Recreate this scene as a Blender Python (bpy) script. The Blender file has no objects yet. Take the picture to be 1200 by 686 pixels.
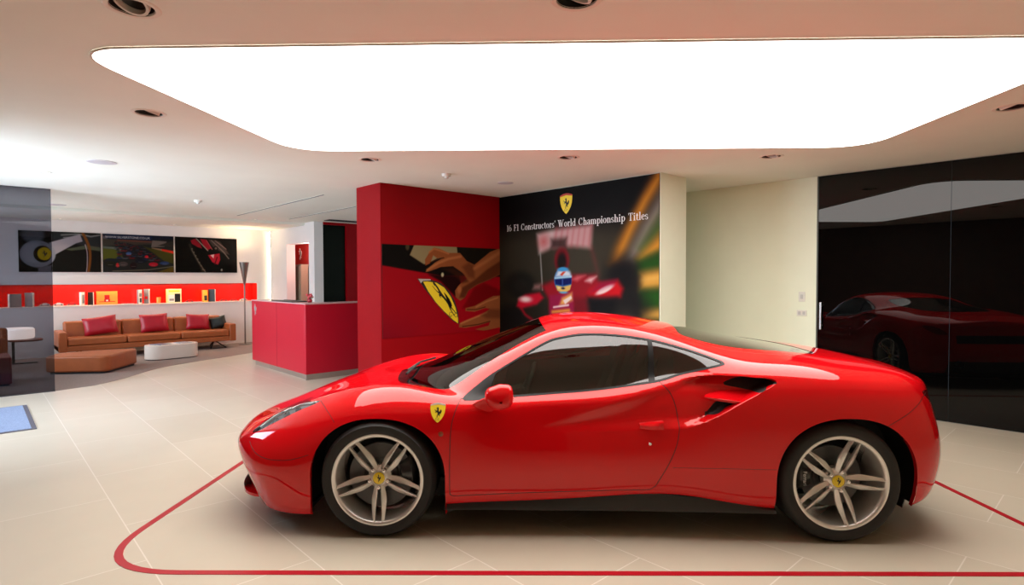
import bpy, math, random
import numpy as np
SC = bpy.context.scene
COL = SC.collection
PI = math.pi
rad = math.radians

# ------------------------------------------------------------------ materials
def _set(b, k, v):
    if k in b.inputs: b.inputs[k].default_value = v
def mat(name, color, rough=0.5, metal=0.0, spec=0.5, coat=0.0, coat_rough=0.03, emit=None, emit_s=0.0, ior=1.5, trans=0.0, alpha=1.0, noise=None, bump=None, sheen=0.0, stint=None):
    m = bpy.data.materials.new(name); m.use_nodes = True
    nt = m.node_tree; b = nt.nodes['Principled BSDF']
    c = tuple(color) + (1.0,)
    _set(b, 'Base Color', c); _set(b, 'Roughness', rough); _set(b, 'Metallic', metal); _set(b, 'IOR', ior)
    if stint: _set(b, 'Specular Tint', tuple(stint) + (1.0,))
    _set(b, 'Specular IOR Level', spec); _set(b, 'Coat Weight', coat); _set(b, 'Coat Roughness', coat_rough)
    _set(b, 'Transmission Weight', trans); _set(b, 'Alpha', alpha); _set(b, 'Sheen Weight', sheen)
    if emit: _set(b, 'Emission Color', tuple(emit) + (1.0,)); _set(b, 'Emission Strength', emit_s)
    if noise or bump:
        tc = nt.nodes.new('ShaderNodeTexCoord')
    if noise:                                  # noise = (scale, amount): small variation of the colour itself
        n = nt.nodes.new('ShaderNodeTexNoise'); n.inputs['Scale'].default_value = noise[0]; n.inputs['Detail'].default_value = 4
        nt.links.new(tc.outputs['Object'], n.inputs['Vector'])
        r = nt.nodes.new('ShaderNodeValToRGB')
        lo = tuple(max(0, x*(1-noise[1])) for x in color) + (1,); hi = tuple(min(1, x*(1+noise[1])) for x in color) + (1,)
        r.color_ramp.elements[0].color = lo; r.color_ramp.elements[1].color = hi
        r.color_ramp.elements[0].position = .3; r.color_ramp.elements[1].position = .7
        nt.links.new(n.outputs['Fac'], r.inputs['Fac']); nt.links.new(r.outputs['Color'], b.inputs['Base Color'])
    if bump:                                   # bump = (scale, strength, distance)
        n2 = nt.nodes.new('ShaderNodeTexNoise'); n2.inputs['Scale'].default_value = bump[0]; n2.inputs['Detail'].default_value = 3
        nt.links.new(tc.outputs['Object'], n2.inputs['Vector'])
        bp = nt.nodes.new('ShaderNodeBump'); bp.inputs['Strength'].default_value = bump[1]; bp.inputs['Distance'].default_value = bump[2]
        nt.links.new(n2.outputs['Fac'], bp.inputs['Height']); nt.links.new(bp.outputs['Normal'], b.inputs['Normal'])
    return m
def vmat(name, rough=0.5, spec=0.5, coat=0.0):
    """printed picture: the colour comes from the mesh's own colour attribute"""
    m = mat(name, (1, 1, 1), rough, spec=spec, coat=coat)
    nt = m.node_tree; a = nt.nodes.new('ShaderNodeVertexColor'); a.layer_name = 'Col'
    nt.links.new(a.outputs['Color'], nt.nodes['Principled BSDF'].inputs['Base Color'])
    return m
def glass_mat(name, tint, refl_ior=1.5, rough=0.0):
    """thin tinted pane: tinted see-through + fresnel gloss (keeps daylight passing)"""
    m = bpy.data.materials.new(name); m.use_nodes = True
    nt = m.node_tree; nt.nodes.clear()
    out = nt.nodes.new('ShaderNodeOutputMaterial'); mx = nt.nodes.new('ShaderNodeMixShader')
    tr = nt.nodes.new('ShaderNodeBsdfTransparent'); tr.inputs['Color'].default_value = tuple(tint) + (1,)
    gl = nt.nodes.new('ShaderNodeBsdfGlossy'); gl.inputs['Roughness'].default_value = rough
    gl.inputs['Color'].default_value = (1, 1, 1, 1)
    fr = nt.nodes.new('ShaderNodeFresnel'); fr.inputs['IOR'].default_value = refl_ior
    nt.links.new(fr.outputs['Fac'], mx.inputs['Fac']); nt.links.new(tr.outputs[0], mx.inputs[1]); nt.links.new(gl.outputs[0], mx.inputs[2])
    nt.links.new(mx.outputs[0], out.inputs['Surface'])
    return m
def srgb(r, g, b):
    f = lambda c: (c/255/12.92 if c/255 <= .04045 else ((c/255+.055)/1.055)**2.4)
    return (f(r), f(g), f(b))

# ------------------------------------------------------------------ mesh helpers
class MB:
    """collects verts / faces, then links them as ONE mesh object"""
    def __init__(s): s.v = []; s.f = []; s.mi = []; s.cur = 0
    def add(s, vs, fs):
        o = len(s.v); s.v += [tuple(map(float, p)) for p in vs]
        for f in fs: s.f.append([i + o for i in f]); s.mi.append(s.cur)
        return s
    def box(s, x0, x1, y0, y1, z0, z1):
        v = [(x, y, z) for z in (z0, z1) for y in (y0, y1) for x in (x0, x1)]
        return s.add(v, [(0, 2, 3, 1), (4, 5, 7, 6), (0, 1, 5, 4), (2, 6, 7, 3), (0, 4, 6, 2), (1, 3, 7, 5)])
    def prism(s, poly, h0, h1, axis='z'):
        """poly: list of 2D points; extruded from h0 to h1 along axis"""
        n = len(poly)
        def P(p, h):
            if axis == 'z': return (p[0], p[1], h)
            if axis == 'y': return (p[0], h, p[1])
            return (h, p[0], p[1])
        v = [P(p, h0) for p in poly] + [P(p, h1) for p in poly]
        area = sum(poly[i][0]*poly[(i+1) % n][1] - poly[(i+1) % n][0]*poly[i][1] for i in range(n))
        flip = (area < 0) ^ (axis == 'y') ^ (h1 < h0)
        fs = [list(range(n))[::-1], list(range(n, 2*n))] + [[i, (i+1) % n, n+(i+1) % n, n+i] for i in range(n)]
        if flip: fs = [f[::-1] for f in fs]
        return s.add(v, fs)
    def lathe(s, prof, n=32, axis='z', c=(0, 0, 0), closed=False):
        """prof: list of (r, h); revolve about axis through c"""
        m = len(prof); v = []
        for k in range(n):
            a = 2*PI*k/n
            for r, h in prof:
                x, y = r*math.cos(a), r*math.sin(a)
                p = (x, y, h) if axis == 'z' else ((x, h, y) if axis == 'y' else (h, x, y))
                v.append((p[0]+c[0], p[1]+c[1], p[2]+c[2]))
        fs = []
        for k in range(n):
            k2 = (k+1) % n
            for j in range(m if closed else m-1):
                j2 = (j+1) % m
                f = [k*m+j, k2*m+j, k2*m+j2, k*m+j2]
                fs.append(f[::-1] if axis == 'y' else f)
        return s.add(v, fs)
    def tube(s, pts, r, n=8, closed=False, cap=True):
        pts = [np.array(p, float) for p in pts]; m = len(pts); rs = r if hasattr(r, '__len__') else [r]*m
        v = []; prev = None
        for i, p in enumerate(pts):
            if closed: t = pts[(i+1) % m]-pts[i-1]
            else: t = pts[min(i+1, m-1)]-pts[max(i-1, 0)]
            t = t/(np.linalg.norm(t)+1e-9)
            if prev is None:
                a = np.array([0, 0, 1.]) if abs(t[2]) < .9 else np.array([1., 0, 0])
            else: a = prev
            a = a-t*(a@t); a /= np.linalg.norm(a)+1e-9; prev = a; b = np.cross(t, a)
            for k in range(n):
                q = 2*PI*k/n; v.append(p+rs[i]*(a*math.cos(q)+b*math.sin(q)))
        fs = []
        for i in range(m if closed else m-1):
            i2 = (i+1) % m
            for k in range(n): fs.append([i*n+k, i*n+(k+1) % n, i2*n+(k+1) % n, i2*n+k])
        if cap and not closed: fs += [list(range(n))[::-1], [(m-1)*n+k for k in range(n)]]
        return s.add(v, fs)
    def grid(s, P):
        """P: array (n, m, 3)"""
        n, m = P.shape[:2]
        return s.add(P.reshape(-1, 3), [(i*m+j, (i+1)*m+j, (i+1)*m+j+1, i*m+j+1) for i in range(n-1) for j in range(m-1)])
    def xform(s, fn):
        s.v = [tuple(map(float, fn(p))) for p in s.v]; return s
    def build(s, name, mats, parent=None, smooth=False, bevel=0.0, segs=2, subd=0, angle=35, normals=None):
        me = bpy.data.meshes.new(name); me.from_pydata(s.v, [], s.f); me.update()
        mats = mats if isinstance(mats, (list, tuple)) else [mats]
        for m in mats: me.materials.append(m)
        if len(mats) > 1: me.polygons.foreach_set('material_index', s.mi)
        o = bpy.data.objects.new(name, me); COL.objects.link(o)
        if parent is not None: o.parent = parent
        if bevel:
            b = o.modifiers.new('bevel', 'BEVEL'); b.width = bevel; b.segments = segs; b.limit_method = 'ANGLE'; b.angle_limit = rad(30)
            smooth = True
        if subd:
            sd = o.modifiers.new('subd', 'SUBSURF'); sd.levels = subd; sd.render_levels = subd; smooth = True
        if smooth:
            me.polygons.foreach_set('use_smooth', [True]*len(me.polygons))
            if normals is not None: me.normals_split_custom_set_from_vertices([tuple(x) for x in normals])
            elif not subd:
                me.set_sharp_from_angle(angle=rad(angle))
        return o
def empty(name, loc=(0, 0, 0), rz=0.0):
    o = bpy.data.objects.new(name, None); COL.objects.link(o); o.empty_display_size = .2
    o.location = loc; o.rotation_euler = (0, 0, rz); return o
def tag(o, label=None, cat=None, group=None, kind=None):
    if label: o['label'] = label
    if cat: o['category'] = cat
    if group: o['group'] = group
    if kind: o['kind'] = kind
    return o
def copy_tree(o, parent=None):
    c = o.copy(); COL.objects.link(c)
    if parent is not None: c.parent = parent
    for ch in list(o.children): copy_tree(ch, c)
    return c
def crspline(pts, n=8, closed=False):
    """Catmull-Rom through points of any dimension"""
    P = np.array(pts, float); m = len(P); out = []
    for i in range(m if closed else m-1):
        if closed: p0, p1, p2, p3 = P[i-1], P[i], P[(i+1) % m], P[(i+2) % m]
        else: p1, p2 = P[i], P[i+1]; p0 = P[i-1] if i else 2*p1-p2; p3 = P[i+2] if i+2 < m else 2*p2-p1
        for k in range(n):
            t = k/n
            out.append(.5*(2*p1+(p2-p0)*t+(2*p0-5*p1+4*p2-p3)*t*t+(3*p1-p0-3*p2+p3)*t**3))
    if not closed: out.append(P[-1])
    return np.array(out)
def rrect(w, h, r, n=5, cx=0, cy=0):
    out = []
    for sx, sy, a0 in ((1, 1, 0), (-1, 1, 90), (-1, -1, 180), (1, -1, 270)):
        for k in range(n+1):
            a = rad(a0+90*k/n); out.append((cx+sx*(w/2-r)+r*math.cos(a), cy+sy*(h/2-r)+r*math.sin(a)))
    return out
def sst(x): x = np.clip(x, 0, 1); return x*x*(3-2*x)
def polysdf(px, py, poly):
    """signed distance (negative inside) of points to a closed polygon"""
    poly = np.asarray(poly, float); d = np.full(px.shape, 1e9); ins = np.zeros(px.shape, bool)
    for i in range(len(poly)):
        ax, ay = poly[i-1]; bx, by = poly[i]
        ex, ey = bx-ax, by-ay; L = ex*ex+ey*ey+1e-12
        t = np.clip(((px-ax)*ex+(py-ay)*ey)/L, 0, 1)
        d = np.minimum(d, (px-ax-t*ex)**2+(py-ay-t*ey)**2)
        c = (ay > py) != (by > py)
        with np.errstate(divide='ignore', invalid='ignore'):
            xi = ax+(py-ay)*ex/(ey if ey != 0 else 1e-12)
        ins ^= c & (px < xi)
    d = np.sqrt(d); return np.where(ins, -d, d)
def pathdist(px, py, path):
    path = np.asarray(path, float); d = np.full(px.shape, 1e9)
    for i in range(1, len(path)):
        ax, ay = path[i-1]; bx, by = path[i]; ex, ey = bx-ax, by-ay; L = ex*ex+ey*ey+1e-12
        t = np.clip(((px-ax)*ex+(py-ay)*ey)/L, 0, 1)
        d = np.minimum(d, (px-ax-t*ex)**2+(py-ay-t*ey)**2)
    return np.sqrt(d)
# rearing-horse emblem and shield outlines in a unit box (x right, y up), horse faces left
HORSE = [(.47,.99),(.43,.94),(.36,.90),(.33,.86),(.36,.83),(.42,.83),(.44,.79),(.42,.72),(.38,.66),(.30,.67),(.22,.71),(.16,.78),(.12,.77),(.15,.70),(.22,.63),(.33,.59),
 (.24,.56),(.18,.49),(.22,.44),(.26,.47),(.28,.52),(.37,.53),(.44,.49),(.49,.42),(.50,.34),(.45,.27),(.40,.18),(.41,.08),(.38,.01),(.47,.01),(.49,.09),(.49,.18),(.56,.26),
 (.60,.22),(.66,.19),(.71,.13),(.77,.14),(.75,.21),(.69,.27),(.70,.36),(.76,.42),(.82,.50),(.85,.61),(.80,.72),(.86,.76),(.93,.70),(.95,.58),(.90,.46),(.83,.38),(.76,.35),
 (.72,.47),(.66,.56),(.60,.64),(.59,.74),(.60,.84),(.57,.92),(.52,.96),(.51,1.0)]
SHIELD = [(0,.90),(.12,.935),(.3,.975),(.5,.99),(.7,.975),(.88,.935),(1,.90),(.995,.70),(.96,.52),(.88,.34),(.76,.19),(.62,.07),(.5,0),(.38,.07),(.24,.19),(.12,.34),(.04,.52),(.005,.70)]
SHIELD_TOP = [(0,.90),(.12,.935),(.3,.975),(.5,.99),(.7,.975),(.88,.935),(1,.90),(1,.84),(.5,.90),(0,.84)]
# ================================================================== THE CAR
# car coordinates: a = metres behind the front axle, b = metres out from the centreline, z = up.  local x = a, local y = -b (near side)
RED = mat('car_red_paint', (.70, .004, .008), .025, spec=.62, ior=1.62, stint=(1, .54, .51))
BLACK_GLOSS = mat('gloss_black', (.006, .006, .007), .12, coat=.5)
TRIM_BLACK = mat('window_seal_black', (.008, .008, .008), .45, spec=.25)
BLACK_MATT = mat('matt_black', (.008, .008, .008), .6)
RUBBER = mat('tyre_rubber', (.012, .011, .010), .62, bump=(90, .15, .002))
ALLOY = mat('silver_alloy', (.80, .79, .76), .27, metal=.68)
DARK_METAL = mat('dark_metal', (.05, .05, .05), .4, metal=.8)
DISC = mat('brake_disc_metal', (.10, .10, .10), .45, metal=.6)
CHROME = mat('chrome', (.85, .85, .85), .12, metal=1)
CAR_GLASS = glass_mat('car_side_glass', (.20, .22, .17), 1.75)
WS_GLASS = glass_mat('windscreen_glass', (.30, .33, .29), 1.5)
LAMP_GLASS = glass_mat('lamp_cover_glass', (.75, .78, .80), 1.5)
YELLOW = mat('badge_yellow', srgb(250, 222, 50), .35)
BLACK_INK = mat('badge_black', (.01, .01, .01), .4)
WHITE_INK = mat('badge_white', (.8, .8, .8), .4)
LEATHER_DARK = mat('dark_leather', (.035, .032, .03), .5)
TAIL_RED = mat('tail_lamp_red', (.20, .003, .005), .1, coat=.6)
GREY_TRIM = mat('satin_grey_trim', (.22, .21, .20), .4, metal=.4)

PHI = math.atan2(.93, 1.0)                               # the world axes run along the walls; the view looks across the room's diagonal
def XY(x, y): return (x*math.cos(PHI)+y*math.sin(PHI), -x*math.sin(PHI)+y*math.cos(PHI))
car = empty('sports_car', XY(-.7573, 4.2946)+(0,), math.atan2(-.0301, .99955)-PHI)
tag(car, 'glossy red two-door sports car with silver five-spoke wheels, parked inside the red floor line', 'car')

G = [
 # S0 stem of the nose
 [(-.99,0,.13),(-1.0,0,.17),(-1.02,0,.23),(-1.05,0,.30),(-1.082,0,.37),(-1.105,0,.43),(-1.112,0,.465),(-1.113,0,.485),(-1.108,0,.50),(-1.10,0,.512),(-1.09,0,.522),(-1.075,0,.532)],
 [(-.97,.33,.13),(-.98,.33,.17),(-1.0,.33,.23),(-1.03,.33,.30),(-1.062,.33,.37),(-1.088,.33,.43),(-1.095,.33,.465),(-1.09,.30,.49),(-1.075,.25,.52),(-1.06,.18,.54),(-1.05,.1,.55),(-1.045,0,.553)],
 [(-.865,.60,.125),(-.88,.615,.17),(-.905,.62,.23),(-.935,.625,.30),(-.968,.62,.37),(-.995,.60,.43),(-1.0,.575,.475),(-.985,.52,.52),(-.97,.43,.555),(-.96,.31,.575),(-.955,.17,.585),(-.95,0,.59)],
 [(-.70,.81,.115),(-.71,.83,.165),(-.73,.84,.24),(-.75,.845,.32),(-.77,.84,.40),(-.79,.80,.475),(-.80,.72,.56),(-.79,.63,.61),(-.78,.52,.635),(-.775,.38,.645),(-.77,.2,.655),(-.765,0,.66)],
 [(-.46,.90,.115),(-.46,.93,.165),(-.465,.94,.25),(-.47,.942,.35),(-.475,.935,.47),(-.48,.875,.60),(-.48,.75,.715),(-.485,.64,.745),(-.49,.52,.745),(-.495,.38,.745),(-.50,.2,.755),(-.50,0,.76)],
 [(-.2,.92,.14),(-.2,.95,.20),(-.2,.957,.30),(-.2,.96,.42),(-.2,.958,.56),(-.2,.91,.715),(-.2,.77,.815),(-.2,.64,.825),(-.2,.50,.80),(-.21,.36,.795),(-.22,.18,.80),(-.22,0,.80)],
 [(.1,.92,.16),(.1,.95,.21),(.1,.957,.32),(.1,.96,.45),(.1,.96,.60),(.1,.915,.76),(.1,.775,.855),(.1,.65,.85),(.1,.52,.83),(.09,.36,.832),(.08,.18,.848),(.07,0,.868)],
 [(.415,.90,.185),(.42,.93,.22),(.42,.945,.33),(.42,.945,.47),(.42,.94,.62),(.42,.918,.748),(.42,.845,.805),(.42,.78,.82),(.42,.70,.855),(.42,.54,.93),(.42,.30,.985),(.42,0,1.005)],
 [(.74,.89,.20),(.74,.92,.23),(.74,.935,.34),(.74,.932,.50),(.74,.915,.655),(.74,.897,.768),(.74,.833,.816),(.74,.793,.895),(.74,.720,.995),(.74,.62,1.055),(.74,.34,1.11),(.74,0,1.13)],
 [(1.05,.89,.215),(1.05,.92,.245),(1.05,.932,.35),(1.05,.928,.51),(1.05,.908,.67),(1.05,.894,.788),(1.05,.828,.841),(1.05,.770,.985),(1.05,.662,1.125),(1.05,.565,1.185),(1.05,.32,1.225),(1.05,0,1.238)],
 [(1.4,.89,.24),(1.4,.92,.265),(1.4,.935,.36),(1.4,.932,.52),(1.4,.912,.68),(1.4,.899,.812),(1.4,.823,.876),(1.4,.768,1.02),(1.4,.662,1.15),(1.4,.565,1.21),(1.4,.32,1.24),(1.4,0,1.25)],
 [(1.75,.895,.25),(1.75,.93,.275),(1.75,.95,.36),(1.75,.95,.52),(1.75,.935,.69),(1.75,.910,.868),(1.75,.815,.94),(1.75,.770,1.025),(1.75,.715,1.105),(1.75,.585,1.158),(1.75,.32,1.195),(1.75,0,1.21)],
 [(2.1,.91,.20),(2.1,.95,.23),(2.1,.965,.33),(2.1,.972,.50),(2.1,.972,.68),(2.1,.95,.83),(2.1,.895,.945),(2.1,.815,1.0),(2.1,.715,1.035),(2.1,.58,1.065),(2.1,.33,1.115),(2.1,0,1.135)],
 [(2.45,.91,.17),(2.45,.955,.22),(2.45,.972,.33),(2.45,.978,.50),(2.45,.978,.70),(2.45,.958,.85),(2.45,.895,.95),(2.45,.795,1.0),(2.45,.68,1.022),(2.45,.55,1.042),(2.45,.32,1.060),(2.45,0,1.07)],
 [(2.8,.91,.17),(2.8,.95,.22),(2.8,.968,.34),(2.8,.974,.50),(2.8,.972,.68),(2.8,.945,.83),(2.8,.88,.925),(2.8,.78,.965),(2.8,.67,.985),(2.8,.53,.998),(2.8,.3,1.006),(2.8,0,1.008)],
 [(3.06,.87,.175),(3.08,.91,.23),(3.08,.935,.34),(3.08,.942,.48),(3.08,.938,.63),(3.08,.91,.77),(3.08,.85,.875),(3.08,.76,.932),(3.08,.66,.955),(3.08,.5,.966),(3.08,.3,.972),(3.08,0,.974)],
 [(3.2,.78,.19),(3.23,.82,.24),(3.255,.84,.35),(3.265,.85,.47),(3.26,.845,.60),(3.245,.81,.73),(3.235,.755,.85),(3.245,.68,.893),(3.25,.59,.912),(3.25,.46,.925),(3.25,.27,.934),(3.25,0,.94)],
 [(3.31,.60,.20),(3.345,.62,.25),(3.38,.625,.36),(3.395,.63,.47),(3.38,.62,.60),(3.36,.60,.73),(3.345,.585,.84),(3.345,.53,.880),(3.34,.45,.897),(3.34,.34,.908),(3.345,.19,.916),(3.345,0,.92)],
 [(3.35,.32,.21),(3.385,.32,.26),(3.43,.32,.37),(3.445,.32,.47),(3.42,.32,.60),(3.39,.32,.74),(3.385,.32,.835),(3.375,.29,.880),(3.37,.24,.896),(3.37,.17,.906),(3.37,.09,.912),(3.37,0,.915)],
 [(3.36,0,.21),(3.395,0,.26),(3.44,0,.37),(3.455,0,.47),(3.43,0,.60),(3.395,0,.74),(3.39,0,.835),(3.38,0,.880),(3.377,0,.896),(3.375,0,.904),(3.374,0,.909),(3.373,0,.912)],
]
G = np.array(G, float)                                   # (20, 12, 3)
MIR = np.array([1, -1, 1.])
def ext(P):
    P = np.concatenate([P[1:2]*MIR, P, P[-2:-1]*MIR], 0)
    return np.concatenate([2*P[:, :1]-P[:, 1:2], P, P[:, -2:-1]*MIR], 1)
def nodes(P):
    E = ext(P); A = (E[:-2]+4*E[1:-1]+E[2:])/6
    return (A[:, :-2]+4*A[:, 1:-1]+A[:, 2:])/6
CP = G.copy()
for _ in range(3): CP = CP+(G-nodes(CP))*.9
CP[0, :, 1] = 0; CP[-1, :, 1] = 0; CP[:, -1, 1] = 0
def bas(t): return np.stack([(1-t)**3, 3*t**3-6*t*t+4, -3*t**3+3*t*t+3*t+1, t**3], -1)/6
def evalsurf(P, nu, nv):
    E = ext(P); ni, nj = P.shape[:2]
    def mat_(n, sub):
        M = np.zeros(((n-1)*sub+1, n+2))
        for i in range(n-1):
            for k in range(sub): M[i*sub+k, i:i+4] = bas(np.array(k/sub))
        M[-1, n-2:n+2] = bas(np.array(1.0))
        return M
    return np.einsum('ui,vj,ijk->uvk', mat_(ni, nu), mat_(nj, nv), E)
NU, NV = 16, 11
S = evalsurf(CP, NU, NV)
# the scallop that runs along the door into the air intake
LEAF = np.array([(.86,.622),(1.10,.700),(1.40,.805),(1.64,.893),(1.834,.930),(1.992,.943),(2.159,.938),(2.297,.919),(2.18,.849),(2.092,.804),(1.964,.728),(1.845,.672),(1.76,.645),(1.6,.632),(1.3,.618)])
LEAF = crspline(LEAF, 5, True)
def leafdepth(a): return np.interp(a, [.86, 1.2, 1.6, 1.75, 1.85, 2.0, 2.15, 2.32], [.0, .012, .022, .034, .055, .085, .10, .10])
def leafsoft(a): return np.interp(a, [1.0, 1.5, 1.72, 1.80, 1.9], [.06, .085, .075, .04, .010])

class Shell:
    def __init__(s, grid):
        n, m = grid.shape[:2]; s.V = [p for p in grid.reshape(-1, 3)]
        s.F = [[i*m+j, i*m+j+1, (i+1)*m+j+1, (i+1)*m+j] for i in range(n-1) for j in range(m-1)]
    def arr(s): return np.array(s.V)
    def cut(s, d):
        d = np.where(np.abs(d) < 1e-6, 1e-6, d); new = []; cache = {}
        dl = list(d)
        def mid(i, j):
            k = (i, j) if i < j else (j, i)
            if k not in cache:
                t = dl[i]/(dl[i]-dl[j]); s.V.append(s.V[i]+t*(s.V[j]-s.V[i])); cache[k] = len(s.V)-1
            return cache[k]
        for f in s.F:
            sg = [dl[i] > 0 for i in f]
            if all(sg) or not any(sg): new.append(f); continue
            n = len(f); cr = sum(sg[i] != sg[i-1] for i in range(n))
            tris = [f] if cr == 2 else [[f[0], f[i], f[i+1]] for i in range(1, n-1)]
            for t in tris:
                p, q = [], []
                for i in range(len(t)):
                    u, w = t[i], t[(i+1) % len(t)]
                    (p if dl[u] > 0 else q).append(u)
                    if (dl[u] > 0) != (dl[w] > 0):
                        k = mid(u, w); p.append(k); q.append(k)
                if len(p) > 2: new.append(p)
                if len(q) > 2: new.append(q)
        s.F = new
sh = Shell(S)
# ---- outlines (metres, seen square-on)
DLO = crspline([(.50,.800),(.565,.850),(.645,.910),(.776,.990),(.988,1.108),(1.11,1.142),(1.25,1.158),(1.45,1.150),(1.643,1.123),(1.825,1.076),(1.95,1.035),(2.03,1.005)], 6)
DLO = np.concatenate([DLO, crspline([(2.0,.998),(1.794,.952),(1.618,.905),(1.29,.858),(1.0,.833),(.78,.816),(.55,.800)], 6)])
BPIL = [(1.585,.85),(1.615,1.2),(1.64,1.2),(1.625,.85)]
DOORP = np.concatenate([crspline([(.478,.80),(.452,.735),(.430,.64),(.422,.47),(.421,.255)], 6), crspline([(.44,.245),(1.0,.27),(1.58,.29)], 4), crspline([(1.61,.315),(1.69,.46),(1.733,.575),(1.743,.695),(1.71,.83),(1.635,.915)], 6), crspline([(1.618,.902),(1.29,.855),(1.0,.83),(.78,.813),(.50,.797)], 5)])
WS = crspline([(.955,0),(.962,.25),(.985,.50)], 6); WS = np.concatenate([WS, crspline([(.995,.545),(.74,.632),(.55,.685),(.395,.722)], 6), crspline([(.36,.715),(.25,.63),(.11,.45),(.04,.25),(.0,0)], 6)])
WSF = np.concatenate([WS, (WS*[1, -1])[::-1]])
COWL = np.concatenate([WS[:len(WS)-25], crspline([(.40,.728),(.345,.722),(.20,.64),(.04,.47),(-.035,.25),(-.06,0)], 6)])
COWLF = np.concatenate([COWL, (COWL*[1, -1])[::-1]])
ENG = crspline([(1.90,0),(1.885,.3),(1.87,.47),(1.93,.505),(2.1,.515),(2.35,.515),(2.6,.48),(2.74,.40),(2.80,.25),(2.82,0)], 6)
ENGF = np.concatenate([ENG, (ENG*[1, -1])[::-1]])
LID = crspline([(1.88,.545),(2.1,.60),(2.45,.62),(2.8,.625),(3.1,.60),(3.27,.585)], 6)
HEADL = crspline([(-.870,.545),(-.733,.655),(-.60,.712),(-.477,.742),(-.405,.757),(-.47,.725),(-.558,.688),(-.734,.600),(-.81,.560)], 6, True)
OPEN_UP = crspline([(2.02,.888),(2.10,.922),(2.20,.926),(2.292,.914),(2.25,.888),(2.19,.855),(2.11,.868)], 4, True)
OPEN_LO = crspline([(1.905,.718),(1.945,.768),(1.975,.792),(2.06,.795),(2.015,.765),(1.955,.728)], 4, True)
BUMPR = [(2.90,.672),(2.932,.689),(3.0,.722),(3.06,.753),(3.12,.786),(3.175,.815),(3.24,.83)]
BUMPF = crspline([(-.86,.50),(-.821,.474),(-.776,.453),(-.724,.441),(-.647,.436),(-.544,.444),(-.473,.461),(-.40,.485)], 5)
TAILC = crspline([(3.185,.838),(3.235,.842),(3.29,.825),(3.335,.785),(3.36,.735),(3.325,.728),(3.27,.765),(3.215,.805)], 4, True)
FENDL = [(-.405,.757),(-.36,.74),(-.30,.705),(-.26,.67)]
SILL_LINE = [(1.70,.425),(2.0,.427),(2.32,.425)]
def arch(a, z, ac, zc, w, h, n=2.25):
    return ((np.abs((a-ac)/w)**n+(np.maximum(z-zc, 0)/h)**n)**(1/n)-1)*w
def pathsigned(px, py, path):
    path = np.asarray(path, float); d = np.full(px.shape, 1e9); sg = np.ones(px.shape)
    for i in range(1, len(path)):
        ax, ay = path[i-1]; bx, by = path[i]; ex, ey = bx-ax, by-ay; L = ex*ex+ey*ey+1e-12
        t = np.clip(((px-ax)*ex+(py-ay)*ey)/L, 0, 1); q = (px-ax-t*ex)**2+(py-ay-t*ey)**2
        c = np.where(ex*(py-ay)-ey*(px-ax) > 0, 1, -1); sg = np.where(q < d, c, sg); d = np.minimum(d, q)
    return np.sqrt(d)*sg
def regions(V):
    a, b, z = V.T; low = np.where((z < .86) & (b > .55), -9, 9.)
    R = {}
    R['archf'] = np.maximum(arch(a, z, -.0, .34, .395, .357), low)
    R['archr'] = np.maximum(arch(a, z, 2.685, .345, .402, .372), low)
    sd = np.where(b > .5, -9, 9.)
    R['dlo'] = np.maximum(polysdf(a, z, DLO), sd)
    R['corner'] = np.where((b > .5) & (z > .75) & (z < 1.0) & (a < .9), a-.640-(z-.82)*.35, 9.)
    R['bpil'] = np.maximum(polysdf(a, z, BPIL), sd)
    R['ws'] = np.maximum(polysdf(a, b, WSF), np.where(z > .75, -9, 9.))
    R['cowl'] = np.maximum(polysdf(a, b, COWLF), np.where(z > .75, -9, 9.))
    R['eng'] = np.maximum(polysdf(a, b, ENGF), np.where(z > .9, -9, 9.))
    R['headl'] = np.maximum(polysdf(a, z, HEADL), np.where(b > .45, -9, 9.))
    R['door'] = np.maximum(polysdf(a, z, DOORP), sd)
    R['leaf'] = np.maximum(polysdf(a, z, LEAF), np.where(b > .6, -9, 9.))
    R['oup'] = polysdf(a, z, OPEN_UP)+np.where(b > .55, 0, 9.)
    R['olo'] = polysdf(a, z, OPEN_LO)+np.where(b > .55, 0, 9.)
    R['bumpr'] = np.where(b > .6, pathsigned(a, z, BUMPR), 9.)
    R['bumpf'] = np.where(b > .5, pathsigned(a, z, BUMPF), 9.)
    R['fendl'] = np.where(b > .6, pathsigned(a, z, FENDL), 9.)
    R['silll'] = np.where(b > .6, pathsigned(a, z, SILL_LINE), 9.)
    R['lidl'] = np.where(z > .82, pathsigned(a, b, LID), 9.)
    R['taill'] = np.maximum(polysdf(a, z, TAILC), np.where((b > .45) & (a > 3), -9, 9.))
    R['grille'] = np.where(a < -.5, np.maximum(np.maximum(np.abs(z-.265)-.075, b-.55), -1), 9.)
    R['tailp'] = np.where((a > 3.0), np.maximum(np.abs(z-.665)-.055, b-.50), 9.)
    R['diff'] = np.where((a > 3.0), np.maximum(z-.37, b-.60), 9.)
    return R
GAP = .0022
def cutby(key, off=0.0):
    sh.cut(regions(sh.arr())[key]-off)
for key, off in (('archf', 0), ('archr', 0), ('leaf', 0), ('leaf', -.010)): cutby(key, off)
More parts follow.
